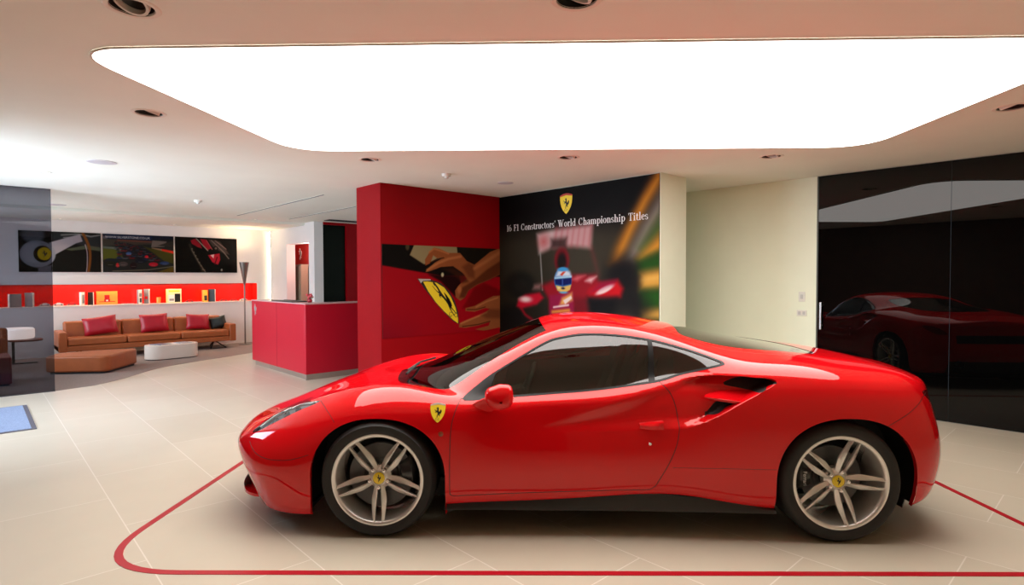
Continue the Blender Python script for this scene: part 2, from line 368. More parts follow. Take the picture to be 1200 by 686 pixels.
# push the scallop and the intake recess inwards
V = sh.arr(); R = regions(V); a, b, z = V.T
dep = leafdepth(a)*sst(-R['leaf']/leafsoft(a))
NORM0 = None
V[:, 1] -= dep*np.where(b > .6, 1, 0)
sh.V = list(V)
for key, off in (('dlo', .010), ('dlo', 0), ('bpil', 0), ('corner', 0), ('cowl', 0), ('ws', 0), ('eng', .012), ('eng', 0), ('headl', 0), ('oup', 0), ('olo', 0),
                 ('door', -GAP), ('door', GAP), ('bumpr', GAP*.8), ('bumpf', GAP*.8), ('fendl', GAP*.7), ('silll', GAP*.5), ('lidl', GAP), ('bumpr', -GAP*.8), ('bumpf', -GAP*.8), ('fendl', -GAP*.7), ('silll', -GAP*.5), ('lidl', -GAP), ('taill', 0), ('grille', 0), ('tailp', 0), ('diff', 0)): cutby(key, off)
V = sh.arr()
# vertex normals of the whole shell (so that no seam shows where parts meet)
N = np.zeros_like(V)
for f in sh.F:
    p = V[f]; n = np.zeros(3)
    for i in range(1, len(f)-1): n += np.cross(p[i]-p[0], p[i+1]-p[0])
    for i in f: N[i] += n
cent = np.abs(V[:, 1]) < 1e-5
N[cent, 1] = 0
N /= np.linalg.norm(N, axis=1, keepdims=True)+1e-12
if np.mean(N[:, 2]) < 0 or N[np.argmax(V[:, 2]), 2] < 0: N = -N; sh.F = [f[::-1] for f in sh.F]
CEN = np.array([V[f].mean(0) for f in sh.F]); RC = regions(CEN)
lab = np.full(len(sh.F), 'body', dtype=object)
for key, w in (('bumpr', GAP*.8), ('bumpf', GAP*.8), ('fendl', GAP*.7), ('silll', GAP*.5), ('lidl', GAP)): lab[np.abs(RC[key]) < w] = 'gap'
lab[RC['door'] < -GAP] = 'door'
lab[np.abs(RC['door']) <= GAP] = 'gap'
lab[RC['oup'] < 0] = 'hole'; lab[RC['olo'] < 0] = 'hole'
lab[RC['grille'] < 0] = 'hole'; lab[RC['diff'] < 0] = 'hole'; lab[RC['tailp'] < 0] = 'hole'
lab[(RC['taill'] < 0) & (lab == 'body')] = 'taill'
lab[RC['cowl'] < 0] = 'cowl'; lab[RC['ws'] < 0] = 'ws'
lab[RC['eng'] < .012] = 'cowl'; lab[RC['eng'] < 0] = 'eng'
lab[RC['headl'] < 0] = 'headl'
dl = RC['dlo']; lab[dl < .010] = 'trim'; lab[dl < 0] = 'side'
lab[(dl < 0) & (CEN[:, 0] > 1.6)] = 'quarter'
lab[(dl < 0) & ((RC['bpil'] < 0) | (RC['corner'] < 0))] = 'trim'
lab[(RC['archf'] < 0) | (RC['archr'] < 0)] = 'none'
def shell_part(name, keys, mats, sides=(1,), parent=car, push=0.0, thick=0.0, keymat=None):
    """one mesh from the faces with these labels; sides 1 = near, -1 = far"""
    vs, fs, ns, mi = [], [], [], []; idx = {}
    for sd in sides:
        for fi in np.nonzero(np.isin(lab, keys))[0]:
            f = sh.F[fi]; g = []
            for i in f:
                k = (i, 1 if cent[i] else sd)
                if k not in idx:
                    idx[k] = len(vs); p = V[i]-N[i]*push
                    vs.append((p[0], -p[1]*sd, p[2])); ns.append((N[i][0], -N[i][1]*sd, N[i][2]))
                g.append(idx[k])
            fs.append(g[::-1] if sd == 1 else g); mi.append(keymat.get(lab[fi], 0) if keymat else 0)
    if thick:                                            # pane / panel thickness: inner skin and rim
        n0 = len(vs); vs += [tuple(np.array(p)-thick*np.array(q)) for p, q in zip(vs, ns)]; ns += [tuple(-np.array(q)) for q in ns]
        ed = {}
        for f in fs:
            for i in range(len(f)): e = (f[i], f[(i+1) % len(f)]); ed[e] = ed.get(e, 0)+1
        rim = [[e[1], e[0], e[0]+n0, e[1]+n0] for e in ed if (e[1], e[0]) not in ed]
        m0 = list(mi)
        fs += [[i+n0 for i in f[::-1]] for f in fs]; mi += m0
        fs += rim; mi += [0]*len(rim)
    m = MB(); m.v, m.f, m.mi = vs, fs, mi
    return m.build(name, mats, parent, smooth=True, normals=ns)
body = shell_part('body', ['body', 'gap', 'hole', 'cowl'], [RED, BLACK_MATT, BLACK_GLOSS], (1, -1), keymat={'body': 0, 'gap': 1, 'hole': 1, 'cowl': 2}, thick=0)
for sd in (1, -1):
    d = shell_part('door', ['door'], [RED], (sd,))
    shell_part('side_window', ['side'], [CAR_GLASS], (sd,), push=.003)
    shell_part('quarter_window', ['quarter'], [CAR_GLASS], (sd,), push=.003)
    shell_part('window_trim', ['trim'], [TRIM_BLACK], (sd,), push=-.001)
    shell_part('tail_lamp_cover', ['taill'], [TAIL_RED], (sd,), push=.002)
    shell_part('headlight', ['headl'], [LAMP_GLASS], (sd,))
    # what sits under the clear lamp cover
    m = MB(); hs = shell_part('headlight_housing', ['headl'], [mat('lamp_housing_grey', (.36, .37, .39), .35, metal=.3)], (sd,), push=.03)
HEADPATHS = True
shell_part('windscreen', ['ws'], [WS_GLASS], (1, -1), push=.002)
shell_part('engine_cover_glass', ['eng'], [mat('engine_cover_tint', (.02, .022, .018), .04, spec=.9, coat=1)], (1, -1), push=.002)

def surf_b(a0, z0):
    """how far out the finished near side lies at (a, z)"""
    q = (V[:, 0]-a0)**2+(V[:, 2]-z0)**2+np.where(V[:, 1] > .5, 0, 9)
    k = np.argsort(q)[:6]; w = 1/(q[k]+1e-6); return float((V[k, 1]*w).sum()/w.sum())
def surf_n(a0, z0):
    q = (V[:, 0]-a0)**2+(V[:, 2]-z0)**2+np.where(V[:, 1] > .5, 0, 9)
    return N[np.argmin(q)]

for sd in (1, -1):
    m = MB(); pts = []
    for (a0, z0) in crspline([(-.815, .577), (-.733, .640), (-.60, .698), (-.50, .729), (-.43, .748)], 5): pts.append((a0+.004, -sd*(surf_b(a0, z0)-.002), z0-.003))
    m.tube(pts, .009, 6); m.build('headlight_strip', mat('lamp_strip_white', (.7, .72, .75), .3), car, smooth=True)
    for (a0, z0, r_) in ((-.74, .617, .020), (-.665, .655, .022), (-.59, .690, .020)):
        bb = surf_b(a0, z0); m = MB(); m.lathe([(0, 0), (r_*.6, .004), (r_, .012), (r_*1.1, .03)], 16, 'x', (0, 0, 0)); m.xform(lambda p: (a0+p[0], -sd*(bb-.018)+p[1], z0-.008+p[2])); m.build('headlight_lens', BLACK_GLOSS, car, smooth=True)
# arch lips, wheel wells
for (ac, zc, w, h) in ((0, .34, .395, .357), (2.685, .345, .402, .372)):
    for sd in (1, -1):
        m = MB(); pts = []
        for k in range(41):
            t = PI*k/40; c, s_ = math.cos(t), math.sin(t); n = 2.25
            pts.append((ac-w*np.sign(c)*abs(c)**(2/n), zc+h*abs(s_)**(2/n)))
        zb = .13 if ac < 1 else .19
        pts = [(pts[0][0], zb)]+[(pts[0][0], zb+(zc-zb)*.5)]+pts+[(pts[-1][0], zb+(zc-zb)*.5), (pts[-1][0], zb)]
        P = np.zeros((len(pts), 4, 3))
        for i, (aa, zz) in enumerate(pts):
            bb = surf_b(aa, max(zz, .2))
            nx, nz = (aa-ac), max(zz-zc, 0); L = math.hypot(nx, nz)+1e-6; nx /= L; nz /= L
            P[i, 0] = (aa, -sd*bb, zz); P[i, 1] = (aa+.004*nx, -sd*(bb-.035), zz+.004*nz)
            P[i, 2] = (aa+.03*nx, -sd*(bb-.05), zz+.03*nz); P[i, 3] = (aa+.03*nx, -sd*.62, zz+.03*nz)
        m.grid(P[:, :2]); m.cur = 1; m.grid(P[:, 1:])
        # inner wall of the well
        ring = [tuple(p) for p in P[:, 3]]; m.add(ring, [list(range(len(ring)))])
        m.build('wheel_well', [RED, BLACK_MATT], car, smooth=True)

# underbody and sills
m = MB(); pl = [(-.98, 0), (-.95, .45), (-.86, .62), (-.68, .78), (-.42, .86), (-.40, .58), (.40, .58), (.42, .86), (1.6, .86), (2.27, .87), (2.27, .58), (3.09, .58), (3.09, .80), (3.28, .55), (3.33, 0)]
pl = [(x, -y) for x, y in pl]+[(x, y) for x, y in pl[::-1]]
m.prism(pl, .145, .165); m.build('underbody', BLACK_MATT, car)
for sd in (1, -1):
    m = MB(); P = []
    for aa in np.linspace(.385, 2.30, 24):
        top = np.interp(aa, [.38, .45, 1.0, 1.62, 2.0, 2.3], [.185, .20, .225, .255, .225, .18]); o = np.interp(aa, [.38, .6, 1.6, 2.3], [.915, .905, .905, .925])
        P.append([(aa, -sd*(o-.05), top+.01), (aa, -sd*(o-.012), top), (aa, -sd*(o+.002), .172), (aa, -sd*(o+.004), .155), (aa, -sd*(o-.06), .150)])
    m.grid(np.array(P) if sd == 1 else np.array(P)[:, ::-1]); m.build('side_skirt', mat('skirt_dark', (.02, .019, .018), .35), car, smooth=True)
# front splitter with its raised grey ends
m = MB(); sp = crspline([(-1.075, 0), (-1.068, .30), (-1.025, .47), (-.96, .58), (-.89, .635), (-.845, .65)], 6)
n = len(sp); P = []
for i, (aa, bb) in enumerate(sp):
    k = np.array([aa, bb])/np.hypot(aa, bb)
    P.append([(aa+.20*(1-i/n)+.03, bb*.86, .150), (aa, bb, .138), (aa, bb, .120), (aa+.20*(1-i/n)+.03, bb*.86, .115)])
P = np.array(P); Pn = P*[1, -1, 1]
m.grid(Pn); m.grid(P[::-1]); m.build('front_splitter', RED, car, smooth=True)
for sd in (1, -1):
    m = MB(); P = []
    for t in np.linspace(0, 1, 9):
        aa = -1.012+.055*t*t; zz = .135+.105*t; bb = .50+.06*t
        P.append([(aa, -sd*(bb-.12), zz), (aa-.012, -sd*(bb-.05), zz-.004), (aa+.01, -sd*(bb+.012), zz), (aa+.03, -sd*(bb-.03), zz+.008)])
    m.grid(np.array(P)); m.build('intake_winglet', GREY_TRIM, car, smooth=True)

# intake blade
for sd in (1, -1):
    m = MB(); P = []
    for t in np.linspace(0, 1, 14):
        a0 = 1.893+(2.115-1.893)*t; z0 = .826-.026*t; b0 = surf_b(2.2, .80)-.018-.03*(1-t)**2         # outer edge
        a1 = 1.99+.21*t; z1 = .852+.012*t; b1 = .845-.03*t
        if t == 0: a1 = 1.90; z1 = .834; b1 = b0-.02
        th = .012*min(1, .25+t*3)
        P.append([(a1, b1, z1+th*.3), ((a0*2+a1)/3, (b0*2+b1)/3, (z0*2+z1)/3+th*.5), (a0, b0, z0+th*.2), (a0, b0-.002, z0-th), ((a0*2+a1)/3, (b0*2+b1)/3, (z0*2+z1)/3-th*1.2), (a1, b1, z1-th)])
    P = np.array(P)*[1, -sd, 1]
    m.grid(P if sd == 1 else P[:, ::-1]); m.build('intake_blade', RED, car, smooth=True, angle=50)

# mirrors
for sd in (1, -1):
    m = MB(); rings = []
    prof = [(q0+.012, q1, q2-.004, q3*1.18, q4*1.16) for q0, q1, q2, q3, q4 in [(.655, .90, .798, .02, .012), (.675, .93, .806, .04, .028), (.69, .965, .822, .055, .045), (.70, 1.0, .838, .068, .056), (.705, 1.04, .842, .07, .058), (.71, 1.07, .838, .062, .05), (.715, 1.09, .832, .035, .028), (.717, 1.097, .83, .006, .005)]]
    m2 = []
    for (ca, cb, cz, ra, rz) in prof:
        ring = []
        for k in range(20):
            t = 2*PI*k/20; x = math.cos(t); y = math.sin(t)
            dx = ra*(np.sign(x)*abs(x)**.75); 
            if x > 0: dx = ra*.95*min(1, abs(x)**.35)                     # flat mirror face at the back
            dz = rz*np.sign(y)*abs(y)**.9+(-.010*x if x < 0 else .012)*(rz/.055)
            ring.append((ca+dx, -sd*cb, cz+dz))
        m2.append(ring)
    P = np.array(m2); P = np.concatenate([P, P[:, :1]], 1)
    m.grid(P if sd == -1 else P[:, ::-1]); mm = m.build('side_mirror', RED, car, smooth=True, angle=60)
    m = MB(); m.add([(.782, -sd*(1.01+.055*math.cos(t)), .845+.04*math.sin(t)) for t in np.linspace(0, 2*PI, 20, endpoint=False)], [list(range(20))]); m.build('mirror_glass', CHROME, mm)
    m = MB(); P = []
    for t in np.linspace(0, 1, 8):                                         # stalk from the door up to the head
        ca = .600+.085*t; cb = .890+.085*t; cz = .742+.068*t**.8; w = .062-.016*t; h = .034-.006*t
        P.append([(ca+w*math.cos(q)-.02*math.sin(q), -sd*(cb+.008*math.cos(q)), cz+h*math.sin(q)) for q in np.linspace(0, 2*PI, 13)])
    P = np.array(P); m.grid(P if sd == -1 else P[:, ::-1]); m.build('mirror_stalk', RED, mm, smooth=True)

# door handles, locks, side marker, fender shields
def emblem(poly, w, h, face, thick, mirror=False):
    """prism of a unit outline placed by face(u, v, t) -> point"""
    m = MB(); n = len(poly)
    v = [face((p[0]-.5)*w, (p[1]-.5)*h, thick) for p in poly]+[face((p[0]-.5)*w, (p[1]-.5)*h, 0) for p in poly]
    f = [list(range(n)), list(range(n, 2*n))[::-1]]+[[i, n+i, n+(i+1) % n, (i+1) % n] for i in range(n)]
    if mirror: f = [q[::-1] for q in f]
    return m.add(v, f)
for sd in (1, -1):
    m = MB(); P = []
    for t in np.linspace(0, 1, 9):
        aa = 1.52+.135*t; bb = surf_b(aa, .655); up = .668+.014*t; lo = .642-.004*t; o = .012+.02*math.sin(PI*min(1, t*1.0))*.9
        P.append([(aa, -sd*(bb-.02), up+.006), (aa, -sd*(bb+o*.7), up), (aa, -sd*(bb+o), (up+lo)/2+.006), (aa, -sd*(bb+o*.6), lo), (aa, -sd*(bb-.02), lo-.006)])
    P = np.array(P); m.grid(P if sd == 1 else P[:, ::-1]); m.build('door_handle', RED, car, smooth=True)
    m = MB(); bb = surf_b(1.578, .557); m.lathe([(0, -sd*(bb+.003)), (.008, -sd*(bb+.003)), (.010, -sd*bb), (.010, -sd*(bb-.01))], 14, 'y', (1.578, 0, .557)); m.build('door_lock', CHROME, car, smooth=True)
    m = MB(); bb = surf_b(.371, .61); m.lathe([(0, -sd*(bb+.006)), (.010, -sd*(bb+.004)), (.015, -sd*(bb+.001)), (.017, -sd*(bb-.01))], 16, 'y', (.371, 0, .61)); m.build('side_marker_lamp', mat('amber', (.25, .05, .02), .2), car, smooth=True)
    a0, z0 = .352, .731; bb = surf_b(a0, z0); nn = surf_n(a0, z0); nn = np.array([nn[0], -sd*nn[1], nn[2]]); rt = np.cross([0, 0, 1.], nn); rt /= np.linalg.norm(rt)
    if rt[0] < 0 and sd == 1: rt = -rt
    if sd == -1 and rt[0] > 0: rt = -rt
    up = np.cross(nn, rt)
    if up[2] < 0: up = -up
    c0 = np.array([a0, -sd*bb, z0])-nn*.002
    face = lambda lift: (lambda u, v, t: tuple(c0+rt*u+up*v+nn*(t+lift)))
    b_ = emblem(SHIELD, .088, .118, face(0), .005).build('shield_badge', YELLOW, car)
    emblem(SHIELD_TOP, .088, .118, face(0), .0058).build('badge_band', mat('badge_top_stripe', (.7, .62, .55), .3), b_)
    emblem([(p[0]*.56+.22, p[1]*.52+.25) for p in HORSE], .088, .118, face(0), .0062).build('badge_horse', BLACK_INK, b_)
    m = MB()
    for q in (.40, .56):
        pts = [c0+rt*((q-.5)*.088+.0045*math.cos(t)*1)+up*((.17-.5)*.118+.006*math.sin(t))+nn*.0056 for t in np.linspace(.6, 5.6, 9)]
        m.tube(pts, .0009, 4)
    m.build('badge_letters', BLACK_INK, b_)

# ---- wheels
def wheel(ax, sd, track, width, R, rot, rear):
    """modelled round the origin, face towards -y, then mirrored for the far side"""
    off = -sd*track
    def put(m): return m.xform(lambda p: (ax+p[0], off+sd*p[1], R+p[2]))
    def fin(m):
        put(m)
        if sd == -1: m.f = [f[::-1] for f in m.f]
        return m
    hw = width/2; fy = -hw
    m = MB()                                                               # barrel, flange and spokes: one rim mesh
    rr = .2715
    m.lathe([(rr-.004, hw-.02), (rr-.03, hw-.03), (.232, hw-.06), (.228, .0), (.236, fy+.055), (.244, fy+.030), (.247, fy+.016), (.252, fy+.008), (.262, fy+.004), (rr-.002, fy+.005), (rr+.001, fy+.010), (rr, fy+.022)], 72, 'y')
    def spoke_rail(th0, side):
        # one of the two blades of a spoke pair; th0 pair angle; side -1 / 1
        P = []
        for t in np.linspace(0, 1, 13):
            r = .040+(.252-.040)*t
            ctr = np.interp(t, [0, .18, .40, .70, 1.0], [.0165, .0225, .0285, .0290, .0265])*side     # offset from pair axis
            wdt = np.interp(t, [0, .15, .38, .65, .9, 1.0], [.020, .025, .033, .025, .017, .017])
            inn, out = (ctr-wdt/2*side), (ctr+wdt/2*side)
            y0 = fy+np.interp(t, [0, .2, .5, .85, 1], [.040, .036, .026, .012, .007])              # concave face
            dpt = np.interp(t, [0, .3, 1], [.035, .028, .020])
            row = []
            for (q, yy) in ((inn, y0+dpt), (inn, y0+.006), (inn+.006*side, y0), (out-.016*side, y0+.002), (out, y0+.016), (out, y0+dpt)):
                x = r*math.cos(th0)-q*math.sin(th0); zz = r*math.sin(th0)+q*math.cos(th0); row.append((x, yy, zz))
            P.append(row)
        P = np.array(P)
        m.grid(P if side == -1 else P[:, ::-1])
    for k in range(5):
        for side in (-1, 1): spoke_rail(rot+k*2*PI/5, side)
    m.lathe([(0, fy+.042), (.036, fy+.042), (.038, fy+.037), (.046, fy+.040), (.054, fy+.052), (.070, fy+.066), (.074, fy+.10), (0, fy+.10)], 40, 'y')
    w = fin(m).build('wheel_rim', ALLOY, car, smooth=True, angle=40)
    m = MB(); m.lathe([(.262, hw-.01), (.285, hw-.002), (.315, hw), (R-.018, hw-.006), (R-.004, hw-.022), (R, hw-.05), (R, fy+.05), (R-.004, fy+.024), (R-.016, fy+.008), (.318, fy-.004), (.290, fy-.005), (.274, fy+.002), (.262, fy+.012)], 72, 'y')
    for q in (-.3, 0, .3):
        pass
    fin(m).build('tyre', RUBBER, w, smooth=True, angle=50)
    m = MB(); m.lathe([(0, fy+.034), (.030, fy+.0345), (.034, fy+.037), (.034, fy+.05)], 32, 'y'); hc = fin(m).build('hub_cap', YELLOW, w, smooth=True)
    m = emblem([(p[0]*.8+.1, p[1]) for p in HORSE], .036, .046, lambda u, v, t: (u, fy+.0345-t, v), .001); fin(m).build('hub_horse', BLACK_INK, hc)
    for k in range(5):
        th = rot+k*2*PI/5; x, zz = .056*math.cos(th), .056*math.sin(th); m = MB()
        m.lathe([(0, fy+.026), (.007, fy+.027), (.0105, fy+.031), (.011, fy+.05)], 10, 'y', (x, 0, zz)); fin(m).build('lug_bolt', CHROME, w, smooth=True)
    m = MB(); dr = .192 if not rear else .178
    m.lathe([(.07, -.028), (.10, -.03), (.108, -.02), (dr, -.02), (dr, .012), (.09, .012)], 56, 'y'); fin(m).build('brake_disc', DISC, car, smooth=True)
    m = MB(); c0 = 0.12 if not rear else PI-.05
    arc = [c0-.50+1.0*k/12 for k in range(13)]
    P = []
    for th in arc:
        e = math.sin(PI*(th-arc[0])/(arc[-1]-arc[0]))**.4
        P.append([(r*math.cos(th), y, r*math.sin(th)) for r, y in ((.125, -.045*e-.005), (.135, -.062*e-.005), (.195, -.066*e-.005), (.21, -.05*e), (.212, .02), (.12, .02))])
    m.grid(np.array(P)[::-1]); cal = fin(m).build('brake_caliper', mat('caliper_black', (.012, .012, .013), .3, coat=.5), car, smooth=True, angle=45)
    return w, cal, fy, off
wheels = []
for (ax, track, width, R, rot, rear) in ((0, .8325, .245, .340, rad(-90), False), (2.65, .8105, .305, .3455, rad(-2.5), True)):
    for sd in (1, -1): wheels.append(wheel(ax, sd, track, width, R, rot, rear)+(ax, sd, R, rear))
# the word on the rear caliper
def text_mesh(txt, size, name, m_, parent, loc, rot, extrude=.0008, align='CENTER'):
    c = bpy.data.curves.new(name, 'FONT'); c.body = txt; c.size = size; c.extrude = extrude; c.align_x = align; c.align_y = 'CENTER'
    o = bpy.data.objects.new(name+'_tmp', c); COL.objects.link(o)
    dg = bpy.context.evaluated_depsgraph_get(); me = bpy.data.meshes.new_from_object(o.evaluated_get(dg)); me.name = name
    bpy.data.objects.remove(o); bpy.data.curves.remove(c)
    me.materials.clear(); me.materials.append(m_)
    ob = bpy.data.objects.new(name, me); COL.objects.link(ob); ob.parent = parent; ob.location = loc; ob.rotation_euler = rot
    return ob
for (w, cal, fy, off, ax, sd, R, rear) in wheels:
    if sd == 1 and rear:
        text_mesh('Ferrari', .030, 'caliper_lettering', WHITE_INK, cal, (ax-.168, off-.0725, R+.0), (rad(90), rad(90), 0))

# ---- cabin
m = MB()
pl = [(.30, .66), (.9, .74), (1.7, .72), (1.9, .55), (1.9, -.55), (1.7, -.72), (.9, -.74), (.30, -.66)]
m.prism(pl, .24, .26); m.add([(1.86, -.60, .26), (1.86, .60, .26), (1.80, .50, 1.12), (1.80, -.50, 1.12)], [(0, 1, 2, 3)])
for sd in (1, -1): m.add([(.45, sd*.80, .26), (1.86, sd*.80, .26), (1.86, sd*.74, .86), (.45, sd*.76, .78)], [(0, 1, 2, 3)])
m.build('cabin_lining', LEATHER_DARK, car)
m = MB(); P = []
for yy in np.linspace(-.68, .68, 15):
    hump = .035*math.exp(-((yy+.36)/.16)**2); q = abs(yy)**2*.25
    P.append([(.22+q*.9, yy, .78), (.34+q*.7, yy, .825-q*.1), (.55, yy, .845+hump-q*.12), (.66, yy, .835+hump-q*.12), (.70, yy, .79), (.68, yy, .60), (.6, yy, .42)])
m.grid(np.array(P)); m.build('dashboard', LEATHER_DARK, car, smooth=True)
m = MB(); cx, cy, cz = .86, -.36, .77; tl = rad(22); ring = []
for k in range(40):
    t = 2*PI*k/40; ring.append((cx+.175*math.sin(t)*math.sin(tl), cy+.18*math.cos(t), cz+.175*math.sin(t)*math.cos(tl)))
m.tube(ring, .016, 8, closed=True)
for t in (0.1, PI-.1, -PI/2): m.tube([(cx-.02, cy, cz), (cx+.17*math.sin(t)*math.sin(tl), cy+.175*math.cos(t), cz+.17*math.sin(t)*math.cos(tl))], .014, 6)
m.tube([(cx-.02, cy, cz), (.66, cy, .72)], .035, 10); m.build('steering_wheel', LEATHER_DARK, car, smooth=True)
for sd in (1, -1):
    m = MB(); P = []
    prof = [(1.0, .33, .20), (.97, .42, .235), (1.1, .455, .24), (1.35, .43, .24), (1.45, .47, .24), (1.55, .70, .25), (1.62, .92, .22), (1.64, 1.0, .14), (1.66, 1.10, .12), (1.70, 1.11, .11), (1.72, 1.0, .13), (1.70, .9, .2), (1.66, .6, .23), (1.6, .33, .22)]
    for (aa, zz, hw) in prof:
        P.append([(aa-(.05 if .42 < zz < .95 and k in (0, 6) else 0), -sd*.37+hw*s_, zz+(.04 if zz < .5 and k in (0, 6) else 0)) for k, s_ in enumerate((-1, -.8, -.4, 0, .4, .8, 1))])
    m.grid(np.array(P)); m.build('seat', LEATHER_DARK, car, smooth=True)
# wiper, tail lamps, tailpipes, interior mirror, cowl vent
m = MB(); m.tube([(.035, -.30, .852), (.07, .02, .888), (.13, .36, .874)], .008, 6); m.tube([(-.005, -.05, .838), (.07, .0, .886)], .010, 6); m.build('wiper', BLACK_MATT, car, smooth=True)
for sd in (1, -1):
    m = MB(); m.lathe([(0, 3.395), (.05, 3.392), (.068, 3.38), (.072, 3.36), (.072, 3.30)], 28, 'x', (0, -sd*.565, .70)); m.xform(lambda p: (p[0]-.06, p[1], p[2])); m.build('tail_lamp', TAIL_RED, car, smooth=True)
    m = MB(); m.lathe([(.03, 3.36), (.042, 3.44), (.046, 3.44), (.046, 3.30)], 20, 'x', (0, -sd*.48, .33)); m.build('tailpipe', DARK_METAL, car, smooth=True)
# ================================================================== THE ROOM
# room coordinates: x = u, y = v along the walls, z up
def W(u, v, z=0.0): return (u, v, z)
def rm(o, u=0, v=0, z=0, rz=0.0):
    o.location = W(u, v, z); o.rotation_euler = (0, 0, rz); return o
CZ = 2.715

FLOOR = mat('floor_tile', srgb(205, 190, 165), .34, spec=.4)
nt = FLOOR.node_tree; tc = nt.nodes.new('ShaderNodeTexCoord'); mp = nt.nodes.new('ShaderNodeMapping')
mp.inputs['Rotation'].default_value = (0, 0, PI/2); mp.inputs['Location'].default_value = (0.0, .64, 0)
br = nt.nodes.new('ShaderNodeTexBrick'); br.offset = .5
br.inputs['Scale'].default_value = 1.0; br.inputs['Brick Width'].default_value = 1.2; br.inputs['Row Height'].default_value = .65; br.inputs['Mortar Size'].default_value = .0035
br.inputs['Mortar Smooth'].default_value = .1
br.inputs['Color1'].default_value = srgb(208, 198, 178)+(1,); br.inputs['Color2'].default_value = srgb(204, 193, 172)+(1,); br.inputs['Mortar'].default_value = srgb(228, 220, 206)+(1,)
nz = nt.nodes.new('ShaderNodeTexNoise'); nz.inputs['Scale'].default_value = 2.2; nz.inputs['Detail'].default_value = 5
mx = nt.nodes.new('ShaderNodeMixRGB'); mx.blend_type = 'MULTIPLY'; mx.inputs['Fac'].default_value = .12
nt.links.new(tc.outputs['Object'], mp.inputs['Vector']); nt.links.new(mp.outputs[0], br.inputs['Vector']); nt.links.new(tc.outputs['Object'], nz.inputs['Vector'])
nt.links.new(br.outputs['Color'], mx.inputs['Color1']); nt.links.new(nz.outputs['Fac'], mx.inputs['Color2'])
nt.links.new(mx.outputs['Color'], nt.nodes['Principled BSDF'].inputs['Base Color'])

CEIL = mat('ceiling_paint', srgb(242, 241, 228), .75, noise=(1.5, .02))
CREAM = mat('cream_paint', srgb(241, 248, 224), .7, noise=(3, .02), bump=(120, .05, .001))
WHITEW = mat('white_paint', srgb(232, 226, 222), .7, noise=(3, .02))
REDW = mat('red_wall_paint', srgb(146, 3, 14), .45, spec=.12, noise=(2, .05))
WOOD = mat('brown_wood', (.085, .036, .016), .5, noise=(6, .3))
DARKROOM = mat('dark_glazing', (.003, .005, .003), .3, spec=.1)
STEEL = mat('brushed_steel', (.55, .55, .53), .3, metal=1)
WHITE_P = mat('white_plastic', (.78, .78, .70), .4)

def struct(name, m, mats, u=0, v=0, z=0, **k):
    o = m.build(name, mats, None, **k); rm(o, u, v, z); tag(o, kind='structure'); return o

# floor, ceiling with holes for the recessed lamps
m = MB(); m.box(-4, 9, -2, 16, -.1, 0); struct('floor', m, FLOOR)
DL = [(.54, 3.04), (1.93, 1.66), (.96, 4.89), (2.97, 5.30), (4.38, 3.88), (5.84, 2.49), (5.42, .62)]
import bmesh
bm = bmesh.new()
def loop(pts, z):
    vs = [bm.verts.new((x, y, z)) for x, y in pts]; return [bm.edges.new((vs[i], vs[(i+1) % len(vs)])) for i in range(len(vs))]
es = loop([(-4, -2), (9, -2), (9, 12.3), (-4, 12.3)], CZ)
for (x, y) in DL: es += loop([(x+.088*math.cos(2*PI*k/32), y+.088*math.sin(2*PI*k/32)) for k in range(32)], CZ)
bmesh.ops.triangle_fill(bm, edges=es, use_beauty=True, use_dissolve=False)
bm.verts.index_update()
m = MB(); m.add([tuple(v.co) for v in bm.verts], [[v.index for v in f.verts] for f in bm.faces]); bm.free()
struct('ceiling', m, CEIL)
m = MB(); m.box(-4, 9, -2, 16, CZ+.22, CZ+.30); struct('ceiling_slab', m, CEIL)
m = MB(); m.box(-4, 9, 12.3, 16, 2.662, CZ+.1); struct('trim_1', m, CEIL)

# walls
m = MB(); m.box(-4, 5.3, 14.3, 14.7, 0, .965); m.box(-4, 5.3, 14.3, 14.7, 1.405, CZ); m.box(4.98, 5.3, 14.3, 14.7, .965, 1.405); m.box(-4, 5.3, 14.62, 14.7, .965, 1.405)
struct('wall_lounge', m, WHITEW)
NICHE = mat('red_niche_lacquer', srgb(226, 22, 10), .25, coat=.3)
m = MB(); m.add([(-4, 14.615, .975), (4.975, 14.615, .975), (4.975, 14.615, 1.40), (-4, 14.615, 1.40)], [(0, 1, 2, 3)]); m.add([(4.975, 14.3, .975), (4.975, 14.615, .975), (4.975, 14.615, 1.40), (4.975, 14.3, 1.40)], [(3, 2, 1, 0)])
m.box(-4, 4.975, 14.31, 14.615, 1.398, 1.404)
struct('trim_2', m, NICHE)
m = MB(); m.box(-4, 4.975, 14.285, 14.62, .962, .980); struct('trim_3', m, mat('shelf_white', srgb(235, 225, 215), .4))
# white wall with the doorway opening to the red display room
m = MB(); m.box(5.3, 5.5, 13.30, 14.7, 0, CZ); m.box(5.3, 5.5, 11.83, 12.10, 0, CZ); m.box(5.3, 5.5, 12.10, 13.30, 2.29, CZ)
struct('wall_back', m, WHITEW)
m = MB(); m.box(5.80, 5.90, 11.9, 14.15, 0, CZ); m.box(5.5, 5.80, 14.05, 14.15, 0, CZ); m.box(5.525, 5.80, 11.9, 12.0, 0, CZ)
struct('wall_display', m, mat('red_display_paint', srgb(206, 52, 44), .5))
m = MB(); m.box(5.50, 6.02, 11.86, 11.90, 0, 2.66); struct('window_1', m, DARKROOM)
m = MB(); m.box(6.02, 9, 11.80, 11.90, 0, CZ); m.box(5.50, 6.02, 11.80, 11.90, 2.66, CZ); struct('wall_red', m, REDW)
# the red block and the block that carries the mural
m = MB(); m.box(3.77, 5.785, 6.48, 7.09, 0, CZ); struct('wall_center', m, REDW)
m = MB(); m.box(5.785, 6.34, 3.72, 7.09, 0, CZ); struct('wall_mural', m, CREAM)
